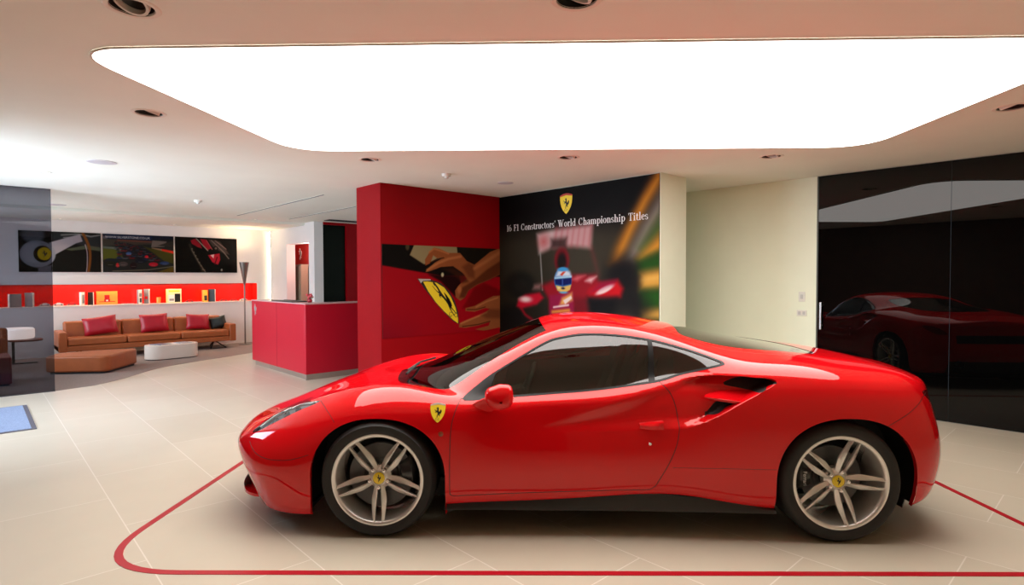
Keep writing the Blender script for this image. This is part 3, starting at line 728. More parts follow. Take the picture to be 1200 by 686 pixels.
# right wall: cream part, black glass part
m = MB(); m.box(7.42, 7.6, 2.6, 9, 0, CZ); m.box(6.34, 7.6, 7.0, 7.09, 0, CZ); struct('wall_right', m, CREAM)
# walls out of sight behind the camera: panelled left wall with the glazed entrance and an added lounge window, plain front wall
m = MB(); m.box(-1.0, -.8, -2, 6.3, 0, CZ); m.box(-1.0, -.8, 6.3, 9.85, 2.62, CZ); m.box(-1.0, -.8, 9.85, 10.3, 0, CZ); m.box(-1.0, -.8, 10.3, 13.9, 0, .5); m.box(-1.0, -.8, 10.3, 13.9, 2.5, CZ); m.box(-1.0, -.8, 13.9, 16, 0, CZ); struct('wall_left', m, WOOD)
m = MB(); m.box(-1, 7.6, -1.7, -1.5, 0, CZ); struct('wall_front', m, mat('front_wall_plaster', srgb(165, 150, 124), .7))
FRAME = mat('window_frame_grey', (.08, .08, .085), .4, metal=.3)
CLEAR = glass_mat('clear_pane', (.97, .98, .98), 1.45)
m = MB()
for a0 in (6.3, 8.06, 9.79): m.box(-.93, -.87, a0, a0+.06, 0, 2.62)
m.box(-.93, -.87, 6.3, 9.85, 2.56, 2.62); m.box(-.93, -.87, 6.3, 9.85, 0, .06)
o = struct('window_2', m, FRAME); m = MB(); m.box(-.903, -.897, 6.36, 9.79, .06, 2.56); m.build('window_pane', CLEAR, o)
m = MB()
for a0 in (10.3, 12.07, 13.84): m.box(-.93, -.87, a0, a0+.06, .5, 2.5)
m.box(-.93, -.87, 10.3, 13.9, 2.44, 2.5); m.box(-.93, -.87, 10.3, 13.9, .5, .56)
o = struct('added_lounge_window', m, FRAME); m = MB(); m.box(-.903, -.897, 10.36, 13.84, .56, 2.44); m.build('window_pane', CLEAR, o)  # unseen window, added as the opening for the lounge fill light

# black glass sliding doors along the right wall
BLACKGLASS = mat('black_glass', (.0015, .0015, .0015), .0, spec=.34)
o = empty('door_1'); rm(o, 7.42, 2.6); tag(o, kind='structure')
for (v1, v0) in ((2.59, 1.312), (1.308, .032), (.028, -1.49)):
    m = MB(); m.box(-.012, .05, v0-2.6, v1-2.6, .005, CZ-.005); m.build('door_panel', BLACKGLASS, o)
m = MB(); m.box(-.05, -.035, -.062, -.038, .89, 1.215); m.box(-.037, -.010, -.060, -.040, .93, .95); m.box(-.037, -.010, -.060, -.040, 1.16, 1.18); m.build('door_handle', STEEL, o, bevel=.004)
m = MB(); m.box(-.014, -.011, -1.30, -1.285, 1.3, 2.6); 
m = MB(); m.box(-.006, .06, -.004, .012, 0, CZ-.002); m.build('door_frame', mat('door_edge_green', (.10, .11, .08), .4), o)

# ---------------------------------------------------------------- lights
def area(name, loc, rot, sx, sy, power, col):
    l = bpy.data.lights.new(name, 'AREA'); l.shape = 'RECTANGLE'; l.size = sx; l.size_y = sy; l.energy = power; l.color = col
    o = bpy.data.objects.new(name, l); COL.objects.link(o); o.location = loc; o.rotation_euler = rot; return o
def spot(name, loc, power, col, size=1.6, blend=.8, rot=(0, 0, 0), radius=.04):
    l = bpy.data.lights.new(name, 'SPOT'); l.energy = power; l.color = col; l.spot_size = size; l.spot_blend = blend; l.shadow_soft_size = radius
    o = bpy.data.objects.new(name, l); COL.objects.link(o); o.location = loc; o.rotation_euler = rot; return o
P_DAY, P_LOUNGE, P_PANEL = 325, 165, 5.7
area('daylight_entrance', W(-1.15, 8.05, 1.45), (PI/2-rad(22), 0, -PI/2), 3.3, 2.4, P_DAY, (.70, .81, 1.0))
area('lounge_fill', W(-1.1, 12.1, 1.5), (PI/2, 0, -PI/2), 3.4, 1.9, P_LOUNGE, (.76, .88, 1.0))  # added fill from out of view, makes the lounge wall brighter and cooler
area('niche_strip', W(2.0, 14.36, 1.394), (0, 0, 0), 6.0, .03, 30, (1.0, .72, .5))
SC.world = bpy.data.worlds.new('sky'); SC.world.use_nodes = True
SC.world.node_tree.nodes['Background'].inputs[0].default_value = (.75, .85, 1, 1); SC.world.node_tree.nodes['Background'].inputs[1].default_value = .6

# luminous stretch ceiling over the car
t = empty('ceiling_light_panel', (0, 0, 0)); t.location = (0, 0, CZ); t.rotation_euler = (0, 0, -PHI); tag(t, 'huge white luminous ceiling panel with rounded corners above the red car', 'ceiling light')
def rounded(pts, rads, n=8):
    out = []; m_ = len(pts)
    for i in range(m_):
        p0, p1, p2 = (np.array(pts[(i+k) % m_], float) for k in (-1, 0, 1))
        d0 = (p0-p1)/np.linalg.norm(p0-p1); d2 = (p2-p1)/np.linalg.norm(p2-p1); r = rads[i]
        a_, c_ = p1+d0*r, p1+d2*r
        for k in range(n+1):
            q = k/n; out.append(tuple((1-q)**2*a_+2*q*(1-q)*p1+q*q*c_))
    return out
LP = rounded([(-2.31, 3.04), (3.12, 2.91), (3.25, 5.36), (-2.03, 5.47)], [.30, .30, .42, .42])
m = MB(); m.prism(LP, -.010, -.0005); m.build('diffuser', mat('luminous_white', (1, 1, 1), .5, emit=(1.0, .97, .92), emit_s=P_PANEL), t)
m = MB(); ctr = np.mean(LP, 0); out_ = [tuple(np.array(p)+(np.array(p)-ctr)/np.linalg.norm(np.array(p)-ctr)*.012) for p in LP]
n = len(LP); m.add([(x, y, -.0108) for x, y in LP]+[(x, y, -.0108) for x, y in out_]+[(x, y, -.0005) for x, y in out_]+[(x, y, -.0005) for x, y in LP], [[i+a_, (i+1) % n+a_, (i+1) % n+b_, i+b_] for a_, b_ in ((0, n), (n, 2*n), (3*n, 0)) for i in range(n)])
m.build('panel_rim', mat('panel_rim_grey', (.72, .66, .58), .5), t)

# recessed gimbal lamps
TRIMC = mat('lamp_trim', srgb(238, 228, 214), .5); CAN = mat('lamp_can_black', (.01, .007, .005), .5)
dl_labels = ['round recessed gimbal lamp at the picture\'s top left, before the panel\'s near edge', 'round recessed lamp cut by the picture\'s top edge, above the panel', 'recessed gimbal lamp beside the slanting left edge of the luminous panel',
 'recessed gimbal lamp nearest the red wall block, behind the panel', 'recessed gimbal lamp in front of the racing mural', 'recessed gimbal lamp in front of the cream wall by the light switches', 'recessed gimbal lamp above the black glass doors']
proto = None
def make_dl():
    t = empty('recessed_lamp')
    m = MB(); m.lathe([(.086, .004), (.090, -.004), (.108, -.005), (.114, -.001), (.114, .0)], 40); m.build('trim_ring', TRIMC, t, smooth=True)
    m = MB(); m.lathe([(.087, -.001), (.087, .2198), (0, .2198)], 32); m.build('lamp_can', CAN, t, smooth=True)
    m = MB(); tl = rad(24); m.lathe([(.060, -.01), (.062, -.022), (.074, -.022), (.076, -.006), (.072, .02), (.060, .02)], 36, closed=True)
    m.xform(lambda p: (p[0]*math.cos(tl)+p[2]*math.sin(tl), p[1], -p[0]*math.sin(tl)+p[2]*math.cos(tl)+.034)); m.build('gimbal_ring', TRIMC, t, smooth=True)
    m = MB(); m.lathe([(0, .01), (.03, .015), (.059, .0)], 24); m.xform(lambda p: (p[0]*math.cos(tl)+p[2]*math.sin(tl), p[1], -p[0]*math.sin(tl)+p[2]*math.cos(tl)+.036)); m.build('lamp_face', mat('lamp_face_brown', (.012, .006, .004), .4), t, smooth=True)
    return t
dl0 = make_dl()
dl_rot = [.5, -1.2, -.9, -.8, -.8, -.8, 2.4]
for i, (u, v) in enumerate(DL):
    o = dl0 if i == 0 else copy_tree(dl0)
    rm(o, u, v, CZ, dl_rot[i]); tag(o, dl_labels[i], 'ceiling lamp', 'recessed gimbal lamps')
# small fittings
def simple(name, m, mats, label, cat, u, v, z, group=None, rz=0, **k):
    o = m.build(name, mats, None, **k); rm(o, u, v, z, rz); tag(o, label, cat, group); return o
def disc(r): return MB().lathe([(0, -.008), (r*.8, -.008), (r, -.004), (r, 0)], 36)
SPK = mat('speaker_grey', srgb(205, 198, 200), .6)
simple('ceiling_speaker', disc(.13), SPK, 'flat round ceiling disc between the slanting panel edge and the tinted glass', 'ceiling speaker', 1.0, 7.26, CZ, 'flat ceiling discs', smooth=True)
simple('ceiling_speaker', disc(.10), SPK, 'flat round ceiling disc above the racing mural', 'ceiling speaker', 4.96, 5.45, CZ, 'flat ceiling discs', smooth=True)
simple('ceiling_speaker', disc(.12), SPK, 'flat round ceiling disc just behind the tinted glass screen', 'ceiling speaker', 1.03, 11.9, CZ, 'flat ceiling discs', smooth=True)
def smoke(): return MB().lathe([(0, -.055), (.018, -.055), (.022, -.045), (.022, -.036), (.045, -.034), (.052, -.022), (.056, 0)], 28)
simple('smoke_detector', smoke(), WHITE_P, 'white smoke detector on the ceiling above the red wall block', 'smoke detector', 4.03, 5.44, CZ, 'smoke detectors', smooth=True)
simple('smoke_detector', smoke(), WHITE_P, 'white smoke detector on the ceiling in front of the lounge', 'smoke detector', 2.56, 9.83, CZ, 'smoke detectors', smooth=True)
GLOW = mat('lamp_glow', (1, .9, .75), .4, emit=(1, .85, .65), emit_s=2.5)
def small_lamp():
    t = empty('ceiling_spotlight'); m = MB(); m.lathe([(.036, .0), (.038, -.006), (.052, -.006), (.055, 0)], 28); m.build('trim_ring', WHITE_P, t, smooth=True)
    m = MB(); m.lathe([(0, -.003), (.036, -.001)], 24); m.build('lamp_lens', GLOW, t, smooth=True); return t
sl0 = small_lamp()
for i, (u, v, z, lb) in enumerate([(.63, 8.37, CZ, 'tiny ceiling spotlight above the grey door mat'), (1.25, 13.95, 2.662, 'tiny ceiling spotlight above the steering wheel picture'), (2.22, 13.95, 2.662, 'tiny ceiling spotlight above the starting grid picture'),
                                  (3.17, 13.97, 2.662, 'tiny ceiling spotlight above the gap beside the red engine picture'), (4.2, 14.0, 2.662, 'tiny ceiling spotlight nearest the floor lamp'), (4.23, 12.2, CZ, 'tiny ceiling spotlight beside the longer air slot')]):
    o = sl0 if i == 0 else copy_tree(sl0); rm(o, u, v, z); tag(o, lb, 'ceiling lamp', 'tiny ceiling spotlights')
    if i: spot('spot_beam', W(u, v, z-.02), 20, (1, .78, .55), 1.5)
SLOT = mat('slot_dark', (.03, .028, .03), .6)
def slot(u, v0, v1, w, label):
    t = empty('air_diffuser'); rm(t, u, v0, CZ); tag(t, label, 'air vent', 'slot air diffusers')
    m = MB(); m.box(-w/2, w/2, 0, v1-v0, -.003, -.0005); m.build('slot_opening', SLOT, t)
    m = MB()
    for s in (-1, 1): m.box(s*(w/2+.002)-.002, s*(w/2+.002)+.002, -.004, v1-v0+.004, -.0035, -.0005)
    m.build('slot_frame', CEIL, t)
slot(3.72, 7.98, 11.69, .035, 'long thin ceiling air slot ending short of the red block\'s left edge')
slot(4.72, 8.92, 11.71, .035, 'shorter thin ceiling air slot above the reception desk')
m = MB()
for k in range(9): m.box(0, .9, k*.03, k*.03+.018, -.012, -.0005)
simple('ceiling_grille', m, SLOT, 'dark slatted ceiling grille before the dark glazed opening', 'air vent', 5.35, 11.2, CZ)

# red line set into the floor round the car
m = MB(); lo = rounded([(-2.27, 2.935), (3.14, 2.885), (3.14, 5.70), (-2.23, 5.75)], [.55, .4, .4, .5], 12); c2 = np.mean(lo, 0); n = len(lo)
inn = []
for i in range(n):
    t_ = np.array(lo[(i+1) % n])-np.array(lo[i-1]); t_ = t_/np.linalg.norm(t_); inn.append(tuple(np.array(lo[i])+.042*np.array([-t_[1], t_[0]])))
m.add([(x, y, .0025) for x, y in lo]+[(x, y, .0025) for x, y in inn]+[(x, y, .0002) for x, y in lo]+[(x, y, .0002) for x, y in inn], [[i, (i+1) % n, n+(i+1) % n, n+i] for i in range(n)]+[[i, 2*n+i, 2*n+(i+1) % n, (i+1) % n] for i in range(n)]+[[n+i, n+(i+1) % n, 3*n+(i+1) % n, 3*n+i] for i in range(n)])
o = m.build('floor_line', mat('line_red', srgb(176, 8, 28), .35)); o.rotation_euler = (0, 0, -PHI); tag(o, 'thin red line with rounded corners on the floor round the car', 'floor marking')

# door mat, lounge carpet, tinted glass screen
MATM = mat('door_mat_fibre', srgb(128, 142, 168), .95, noise=(160, .35), bump=(220, .6, .004))
t = empty('door_mat'); rm(t, -.02, 8.28); tag(t, 'blue-grey door mat with darker rim on the pale floor', 'door mat')
m = MB(); m.box(-.45, .43, -.72, .72, 0, .010); m.build('mat_pile', MATM, t)
m = MB(); 
for b_ in ((-.48, .47, -.755, -.72), (-.48, .47, .72, .755), (-.48, -.45, -.72, .72), (.43, .47, -.72, .72)): m.box(*b_, 0, .007)
m.build('mat_rim', mat('mat_rim_rubber', srgb(88, 84, 92), .8), t)
CARP = mat('carpet_taupe', srgb(146, 128, 120), .95, noise=(40, .12), bump=(150, .4, .003))
m = MB(); cv = [(-.78, 9.92), (.80, 9.92)]+[tuple(p) for p in crspline([ (1.24, 10.05), (1.65, 10.43), (2.27, 11.21), (2.96, 11.65), (3.51, 11.91), (4.1, 12.22), (5.28, 12.7)], 6)]
m.prism(cv+[(5.28, 14.28), (-.78, 14.28)], 0, .004); simple('lounge_carpet', m, CARP, 'taupe carpet with a curved edge under the lounge sofa', 'carpet', 0, 0, .0003)
TINT = glass_mat('smoked_glass', (.49, .505, .56), 1.22)
t = empty('glass_screen'); rm(t, .79, 9.9); tag(t, 'floor-to-ceiling smoked glass screen in front of the lounge at the left', 'glass screen')
m = MB(); m.box(-1.55, 0, -.006, .006, .004, CZ-.002); m.build('glass_pane', TINT, t)
m = MB(); m.box(-1.55, 0, -.012, .012, CZ-.012, CZ-.0005); RAILM = mat('rail_dark', (.06, .06, .07), .4, metal=.6); m.build('glass_rail', RAILM, t)
m = MB(); m.box(-1.55, 0, -.012, .012, .0005, .010); m.build('glass_rail', RAILM, t)

# light switch and socket
t = empty('light_switch'); rm(t, 7.42, 2.775, 1.275); tag(t, 'square white light switch on the cream wall, above the wall socket', 'light switch')
m = MB(); m.box(-.010, 0, -.038, .038, -.06, .06); m.build('switch_plate', WHITE_P, t, bevel=.003); m = MB(); m.box(-.016, -.009, -.016, .016, -.026, .026); m.build('switch_rocker', mat('switch_grey', (.55, .55, .52), .4), t, bevel=.002)
t = empty('wall_socket'); rm(t, 7.42, 2.775, 1.075); tag(t, 'wide white wall socket on the cream wall beside the black glass', 'wall socket')
m = MB(); m.box(-.010, 0, -.058, .058, -.036, .036); m.build('socket_plate', WHITE_P, t, bevel=.003); m = MB()
for s in (-.026, .026): m.box(-.0125, -.009, s-.016, s+.016, -.020, .020)
m.build('socket_outlet', mat('socket_grey', (.55, .55, .52), .4), t, bevel=.002)
# ================================================================== PICTURES (printed images: colours held by the picture's own mesh)
class Canvas:
    def __init__(s, w, h, nx, ny, base):
        s.w, s.h = w, h; s.X, s.Y = np.meshgrid(np.linspace(0, w, nx), np.linspace(0, h, ny), indexing='ij')
        s.C = np.zeros((nx, ny, 3)); s.C[:] = base
    def blend(s, al, col):
        al = np.clip(al, 0, 1)[..., None]; s.C = s.C*(1-al)+np.array(col, float)*al
    def poly(s, pts, col, soft=.01, a=1.0, smooth=0):
        p = crspline(pts, smooth, True) if smooth else pts
        s.blend(a*sst(.5-polysdf(s.X, s.Y, p)/soft), col)
    def ell(s, cx, cy, rx, ry, col, soft=.01, rot=0, a=1.0, hole=None):
        c, q = math.cos(rot), math.sin(rot); x = (s.X-cx)*c+(s.Y-cy)*q; y = -(s.X-cx)*q+(s.Y-cy)*c
        k = np.hypot(x/rx, y/ry); d = (k-1)*min(rx, ry)
        al = sst(.5-d/soft)
        if hole: al = al*(1-sst(.5-(k-hole)*min(rx, ry)/soft))
        s.blend(a*al, col)
    def line(s, pts, w, col, soft=.01, a=1.0, smooth=0):
        p = crspline(pts, smooth) if smooth else pts
        s.blend(a*sst(.5-(pathdist(s.X, s.Y, p)-w/2)/soft), col)
    def grad(s, fn, col, a=1.0): s.blend(a*fn(s.X, s.Y), col)
    def build(s, name, m_, parent, depth=.02, gain=1.0):
        """picture in the x-z plane, facing -y, standing at the parent's origin"""
        nx, ny = s.X.shape; m = MB()
        P = np.stack([s.X-s.w/2, np.full_like(s.X, -depth), s.Y], -1); m.grid(P)
        m.f = [f for f in m.f]
        n0 = len(m.v); b = MB(); b.box(-s.w/2, s.w/2, -depth+.0004, 0, 0, s.h); m.add(b.v, b.f)
        o = m.build(name, m_, parent)
        lin = np.where(s.C/255 <= .04045, s.C/255/12.92, ((s.C/255+.055)/1.055)**2.4)*gain
        col = np.concatenate([lin.reshape(-1, 3), np.full((8, 3), .02)]); rgba = np.concatenate([np.clip(col, 0, 1), np.ones((len(col), 1))], 1).astype(np.float32)
        at = o.data.color_attributes.new('Col', 'FLOAT_COLOR', 'POINT'); at.data.foreach_set('color', rgba.ravel())
        return o
PRINT = vmat('printed_picture', .5, spec=.08)
GLOSSPRINT = vmat('glossy_print', .3, spec=.12)

# ---- serif lettering drawn from strokes
def serif_text(txt, cap, m, x0=0.0, track=0.0):
    S_, T_ = .128, .05
    def stem(x, y0, y1, w=S_): return [('q', [(x-w/2, y0), (x+w/2, y0), (x+w/2, y1), (x-w/2, y1)])]
    def bar(xa, xb, y, w=T_): return [('q', [(xa, y-w/2), (xb, y-w/2), (xb, y+w/2), (xa, y+w/2)])]
    def foot(x, y, w=.30): return bar(x-w/2, x+w/2, y)
    def ln(xa, ya, xb, yb, w):
        d = math.hypot(xb-xa, yb-ya); nx_, ny_ = -(yb-ya)/d*w/2, (xb-xa)/d*w/2
        return [('q', [(xa-nx_, ya-ny_), (xb-nx_, yb-ny_), (xb+nx_, yb+ny_), (xa+nx_, ya+ny_)])]
    def arc(cx, cy, rx, ry, a0, a1, th=S_, tn=T_, n=14):
        out = []; pr = None
        for k in range(n+1):
            a_ = rad(a0+(a1-a0)*k/n); c, q = math.cos(a_), math.sin(a_); w = tn+(th-tn)*c*c
            cur = ((cx+(rx-w/2)*c, cy+(ry-w/2)*q), (cx+(rx+w/2)*c, cy+(ry+w/2)*q))
            if pr: out.append(('q', [pr[0], pr[1], cur[1], cur[0]]))
            pr = cur
        return out
    xh = .66
    g = {
     '1': (.44, stem(.22, 0, 1)+ln(.06, .83, .22, .98, T_)+foot(.22, .025, .32)),
     '6': (.60, arc(.29, .31, .20, .29, 0, 360)+arc(.42, .40, .33, .58, 95, 190, S_*.9)),
     'F': (.62, stem(.16, 0, 1)+bar(.04, .58, .972)+bar(.16, .44, .53)+stem(.555, .76, 1, .05)+stem(.43, .42, .64, .05)+foot(.16, .025)),
     'C': (.76, arc(.38, .5, .27, .475, 52, 308)+stem(.60, .68, .98, .05)+stem(.60, .06, .30, .04)),
     'o': (.56, arc(.28, .33, .19, .31, 0, 360)),
     'c': (.48, arc(.27, .33, .18, .31, 48, 312)+[('q', [(.34, .48), (.43, .48), (.43, .57), (.34, .57)])]),
     'e': (.50, arc(.27, .33, .18, .31, 20, 318)+bar(.12, .44, .37)+stem(.40, .36, .50, .10)),
     'n': (.64, stem(.17, 0, xh)+arc(.31, .45, .17, .19, 0, 150)+stem(.48, 0, .46)+foot(.17, .025, .26)+foot(.48, .025, .26)+bar(.05, .17, xh-.02)),
     'h': (.64, stem(.17, 0, 1.02)+arc(.31, .45, .17, .19, 0, 150)+stem(.48, 0, .46)+foot(.17, .025, .26)+foot(.48, .025, .26)+bar(.05, .17, 1.0)),
     'm': (.95, stem(.17, 0, xh)+arc(.31, .45, .17, .19, 0, 150)+stem(.48, 0, .46)+arc(.62, .45, .17, .19, 0, 150)+stem(.79, 0, .46)+foot(.17, .025, .24)+foot(.48, .025, .24)+foot(.79, .025, .24)+bar(.05, .17, xh-.02)),
     's': (.44, arc(.22, .48, .13, .16, 50, 260, S_*.7)+arc(.22, .18, .14, .16, -130, 90, S_*.8)+stem(.345, .47, .63, .04)+stem(.09, .03, .19, .04)),
     't': (.40, stem(.19, .08, .86)+bar(.05, .36, xh-.02)+arc(.30, .13, .12, .12, 180, 330, .10, .05)),
     'r': (.46, stem(.17, 0, xh)+arc(.33, .46, .14, .18, 60, 160, .10)+[('q', [(.33, .52), (.43, .52), (.43, .63), (.33, .63)])]+foot(.17, .025, .28)+bar(.05, .17, xh-.02)),
     'u': (.64, stem(.16, .18, xh)+arc(.30, .20, .17, .19, 180, 330)+stem(.47, 0, xh)+bar(.04, .16, xh-.02)+bar(.35, .47, xh-.02)+bar(.47, .58, .025)),
     "'": (.24, [('q', [(.09, .72), (.13, .72), (.19, .98), (.07, .98)])]),
     'W': (1.06, ln(.14, .98, .35, .02, S_)+ln(.35, .02, .53, .90, T_)+ln(.45, .98, .68, .02, S_)+ln(.68, .02, .90, .98, T_)+foot(.12, .972, .28)+foot(.47, .972, .26)+foot(.91, .972, .22)),
     'l': (.34, stem(.17, 0, 1.02)+foot(.17, .025, .28)+bar(.05, .17, 1.0)),
     'd': (.62, arc(.27, .33, .18, .31, 0, 360)+stem(.45, 0, 1.02)+bar(.33, .45, 1.0)+bar(.45, .57, .025)),
     'a': (.54, arc(.24, .19, .15, .18, 0, 360)+stem(.40, .05, .48)+arc(.26, .48, .16, .17, 0, 160, .12)+bar(.40, .53, .03)),
     'p': (.62, arc(.35, .33, .18, .31, 0, 360)+stem(.17, -.30, xh)+foot(.17, -.28, .28)+bar(.05, .17, xh-.02)),
     'i': (.34, stem(.17, 0, xh)+foot(.17, .025, .28)+bar(.05, .17, xh-.02)+[('q', [(.09, .80), (.25, .80), (.25, .96), (.09, .96)])]),
     'T': (.70, stem(.35, 0, 1)+bar(.05, .65, .972)+foot(.35, .025, .32)+stem(.075, .74, 1, .05)+stem(.625, .74, 1, .05)),
     ' ': (.30, []),
    }
    x = x0; k = 0
    for ch in txt:
        adv, prim = g[ch]
        for _, q in prim:
            z = -.0002*(k % 5); k += 1
            a_ = sum(q[i-1][0]*q[i][1]-q[i][0]*q[i-1][1] for i in range(4))
            qq = q if a_ > 0 else q[::-1]
            m.add([((x+px)*cap, z, py*cap) for px, py in qq], [(0, 1, 2, 3)])
        x += adv+track
    return x*cap

# ---- the racing mural (covers the whole block face); x runs to the right as seen, z up
MW, MH = 2.80, 2.70
c = Canvas(MW, MH, 330, 310, (30, 26, 18))
KH = np.array([[0.28905564, -0.00090035, -168.374712], [0.03628759, -0.19263382, 64.230139], [0.0242685, -0.00063472, 1.0]])
def K(x, y):
    """from the foreshortened look of the mural to true metres along / up it"""
    q = KH @ np.array([570+x/3.267, 190+y/3.267, 1.0]); return (q[0]/q[2], q[1]/q[2]-.008)
def KP(*pts): return [K(x, y) for x, y in pts]
def kell(x, y, rx, ry, col, soft=10, **k):
    (a0, b0), (a1, b1), (a2, b2) = K(x, y), K(x+rx, y), K(x, y-ry); c.ell(a0, b0, abs(a1-a0), abs(b2-b0), col, soft*(.008 if soft >= 8 else .0042), **k)
def kpoly(pts, col, soft=24, **k): c.poly(KP(*pts), col, soft*(.009 if soft >= 8 else .0042), **k)
def kline(pts, w, col, soft=20, **k): c.line(KP(*pts), w*.0042, col, soft*(.008 if soft >= 8 else .0042), **k)
kell(360, 330, 190, 200, (70, 64, 48), 160, a=.75); kell(110, 330, 90, 140, (60, 56, 44), 120, a=.6)
c.grad(lambda X, Y: .9*sst((Y-1.95)/.5), (8, 6, 5))
kpoly([(478, 388), (512, 388), (560, 280), (620, 165), (680, 70), (680, 20), (650, 45), (596, 135), (535, 255), (500, 325)], (168, 100, 22), 26)
kpoly([(498, 375), (512, 360), (560, 262), (620, 145), (672, 60), (660, 48), (606, 138), (548, 255)], (222, 152, 44), 22, a=.8)
kpoly([(538, 372), (560, 320), (600, 236), (680, 95), (680, 200), (640, 262), (590, 350), (562, 378)], (134, 124, 112), 30)
kpoly([(590, 330), (640, 250), (680, 190), (680, 262), (600, 352)], (66, 96, 36), 26, a=.9)
kpoly([(580, 372), (610, 335), (680, 262), (680, 338), (590, 378)], (202, 138, 40), 20)
kpoly([(580, 380), (680, 338), (680, 408), (580, 424)], (30, 74, 12), 20); kpoly([(590, 424), (680, 408), (680, 484), (590, 492)], (206, 152, 60), 18)
kline([(600, 452), (680, 440)], 8, (226, 180, 92), 14, a=.7)
kpoly([(590, 494), (680, 486), (680, 560), (590, 565)], (32, 82, 16), 18); kpoly([(590, 566), (680, 560), (680, 605), (590, 612)], (206, 156, 66), 16); kpoly([(590, 612), (680, 606), (680, 690), (590, 690)], (40, 60, 16), 16)
kpoly([(196, 276), (246, 262), (330, 250), (408, 240), (402, 330), (330, 322), (250, 330), (204, 352)], (206, 180, 176), 12)
for k in range(7): kline([(262+k*22, 324-k*1.5), (272+k*22, 256-k*3)], 7, (178, 70, 76), 18, a=.7)
kell(222, 305, 14, 18, (190, 60, 62), 34, a=.75); kpoly([(250, 296), (310, 290), (308, 330), (250, 330)], (40, 24, 20), 12, a=.8)
kline([(209, 350), (217, 490)], 5, (150, 146, 140), 7); kline([(405, 330), (430, 430)], 10, (110, 50, 46), 16, a=.6)
kell(291, 375, 28, 46, (128, 18, 26), 10); kell(291, 382, 18, 36, (26, 16, 13), 10)
kell(130, 470, 52, 44, (14, 14, 12), 22); kell(130, 470, 40, 34, (34, 32, 26), 22, a=.7); kell(98, 610, 60, 60, (18, 17, 15), 24)
kell(520, 440, 60, 72, (16, 11, 9), 40); kell(548, 560, 70, 60, (22, 18, 15), 40); kell(540, 590, 30, 26, (60, 54, 46), 30, a=.6)
kpoly([(214, 474), (262, 452), (330, 432), (420, 430), (440, 470), (390, 520), (340, 560), (330, 600), (245, 600), (242, 530)], (146, 18, 30), 12)
kpoly([(118, 552), (126, 524), (150, 508), (206, 500), (222, 520), (196, 545), (134, 562)], (186, 16, 40), 8); kell(152, 526, 22, 11, (230, 206, 200), 8)
kline([(136, 560), (152, 585), (178, 604)], 8, (150, 18, 32), 8); kpoly([(186, 470), (212, 466), (208, 488), (180, 488)], (170, 120, 116), 10, a=.7)
kpoly([(386, 520), (396, 490), (440, 462), (505, 452), (526, 484), (516, 516), (440, 524)], (198, 10, 22), 12); c.ell(*K(455, 489), .15, .038, (240, 210, 204), .03, rot=.40)
kpoly([(400, 500), (440, 462), (500, 452), (490, 466), (440, 486)], (130, 14, 66), 12, a=.75); kpoly([(380, 456), (396, 444), (424, 438), (404, 462)], (222, 180, 178), 8); kpoly([(330, 450), (350, 436), (382, 434), (350, 456)], (206, 90, 96), 8)
kpoly([(390, 520), (500, 524), (490, 600), (400, 600)], (14, 10, 9), 16); kpoly([(330, 520), (386, 524), (400, 600), (345, 600)], (110, 14, 24), 14)
kpoly([(244, 510), (334, 502), (338, 600), (244, 600)], (142, 20, 62), 8); kpoly([(282, 548), (292, 520), (330, 500), (332, 530), (300, 548)], (222, 160, 84), 8); kpoly([(296, 530), (326, 512), (330, 522), (304, 545)], (236, 214, 200), 5)
kline([(260, 556), (316, 548)], 6, (230, 196, 196), 6); kline([(256, 574), (318, 568)], 9, (224, 150, 50), 8); kline([(258, 590), (316, 586)], 6, (236, 214, 204), 6)
# helmet
kell(295, 452, 34, 48, (38, 96, 160), 5); kpoly([(266, 440), (276, 416), (300, 408), (322, 420), (328, 440)], (210, 218, 226), 8); kell(295, 411, 20, 8, (60, 150, 206), 6); kpoly([(284, 432), (296, 420), (306, 420), (292, 436)], (206, 66, 44), 5)
kpoly([(263, 448), (328, 442), (328, 436), (263, 442)], (170, 214, 232), 5); kpoly([(265, 450), (328, 444), (327, 466), (295, 473), (267, 468)], (10, 20, 86), 5); kline([(294, 450), (294, 470)], 5, (60, 96, 170), 5, a=.8)
kpoly([(268, 472), (295, 478), (327, 470), (322, 490), (298, 503), (274, 492)], (220, 178, 92), 5); kell(296, 484, 7, 4, (50, 44, 60), 4); kell(298, 500, 16, 4, (96, 160, 196), 4); kell(280, 482, 5, 4, (230, 214, 150), 4)
t = empty('racing_mural'); tag(t, 'wall-size dark mural of a red racing car with a white title and shield', 'mural')
rm(t, 5.7845, 3.73+MW/2, .008, -PI/2)
mural = c.build('mural_print', PRINT, t, .012, gain=.9)
TITLE = mat('title_white', (.85, .83, .80), .5)
words_ = "16 F1 Constructors' World Championship Titles".split(' ')
tot = serif_text(' '.join(words_), .092, MB())+5*.10*.092; sc = 2.44/tot; x_at = 0.0
for w_ in words_:                                              # title runs from 0.215 m to 2.655 m across the mural
    m = MB(); adv = serif_text(w_, .092, m)
    m.xform(lambda p: ((x_at+p[0])*sc+.215-MW/2, -.0145+p[1], p[2]+2.185)); m.build('title_word', TITLE, t)
    x_at += adv+.40*.092
ex_ = MW-(5.15-3.73)-MW/2
fc = lambda lift: (lambda u, v, t_: (ex_+u, -.0125-lift-t_, 2.487+v))
b_ = emblem(SHIELD, .215, .275, fc(0), .002).build('mural_shield', YELLOW, t)
emblem(SHIELD_TOP, .215, .275, fc(.002), .0006).build('shield_band', mat('shield_red_band', srgb(190, 60, 40), .4), b_)
emblem([(p[0]*.56+.22, p[1]*.52+.25) for p in HORSE], .215, .275, fc(.002), .001).build('shield_horse', BLACK_INK, b_)
m = MB()
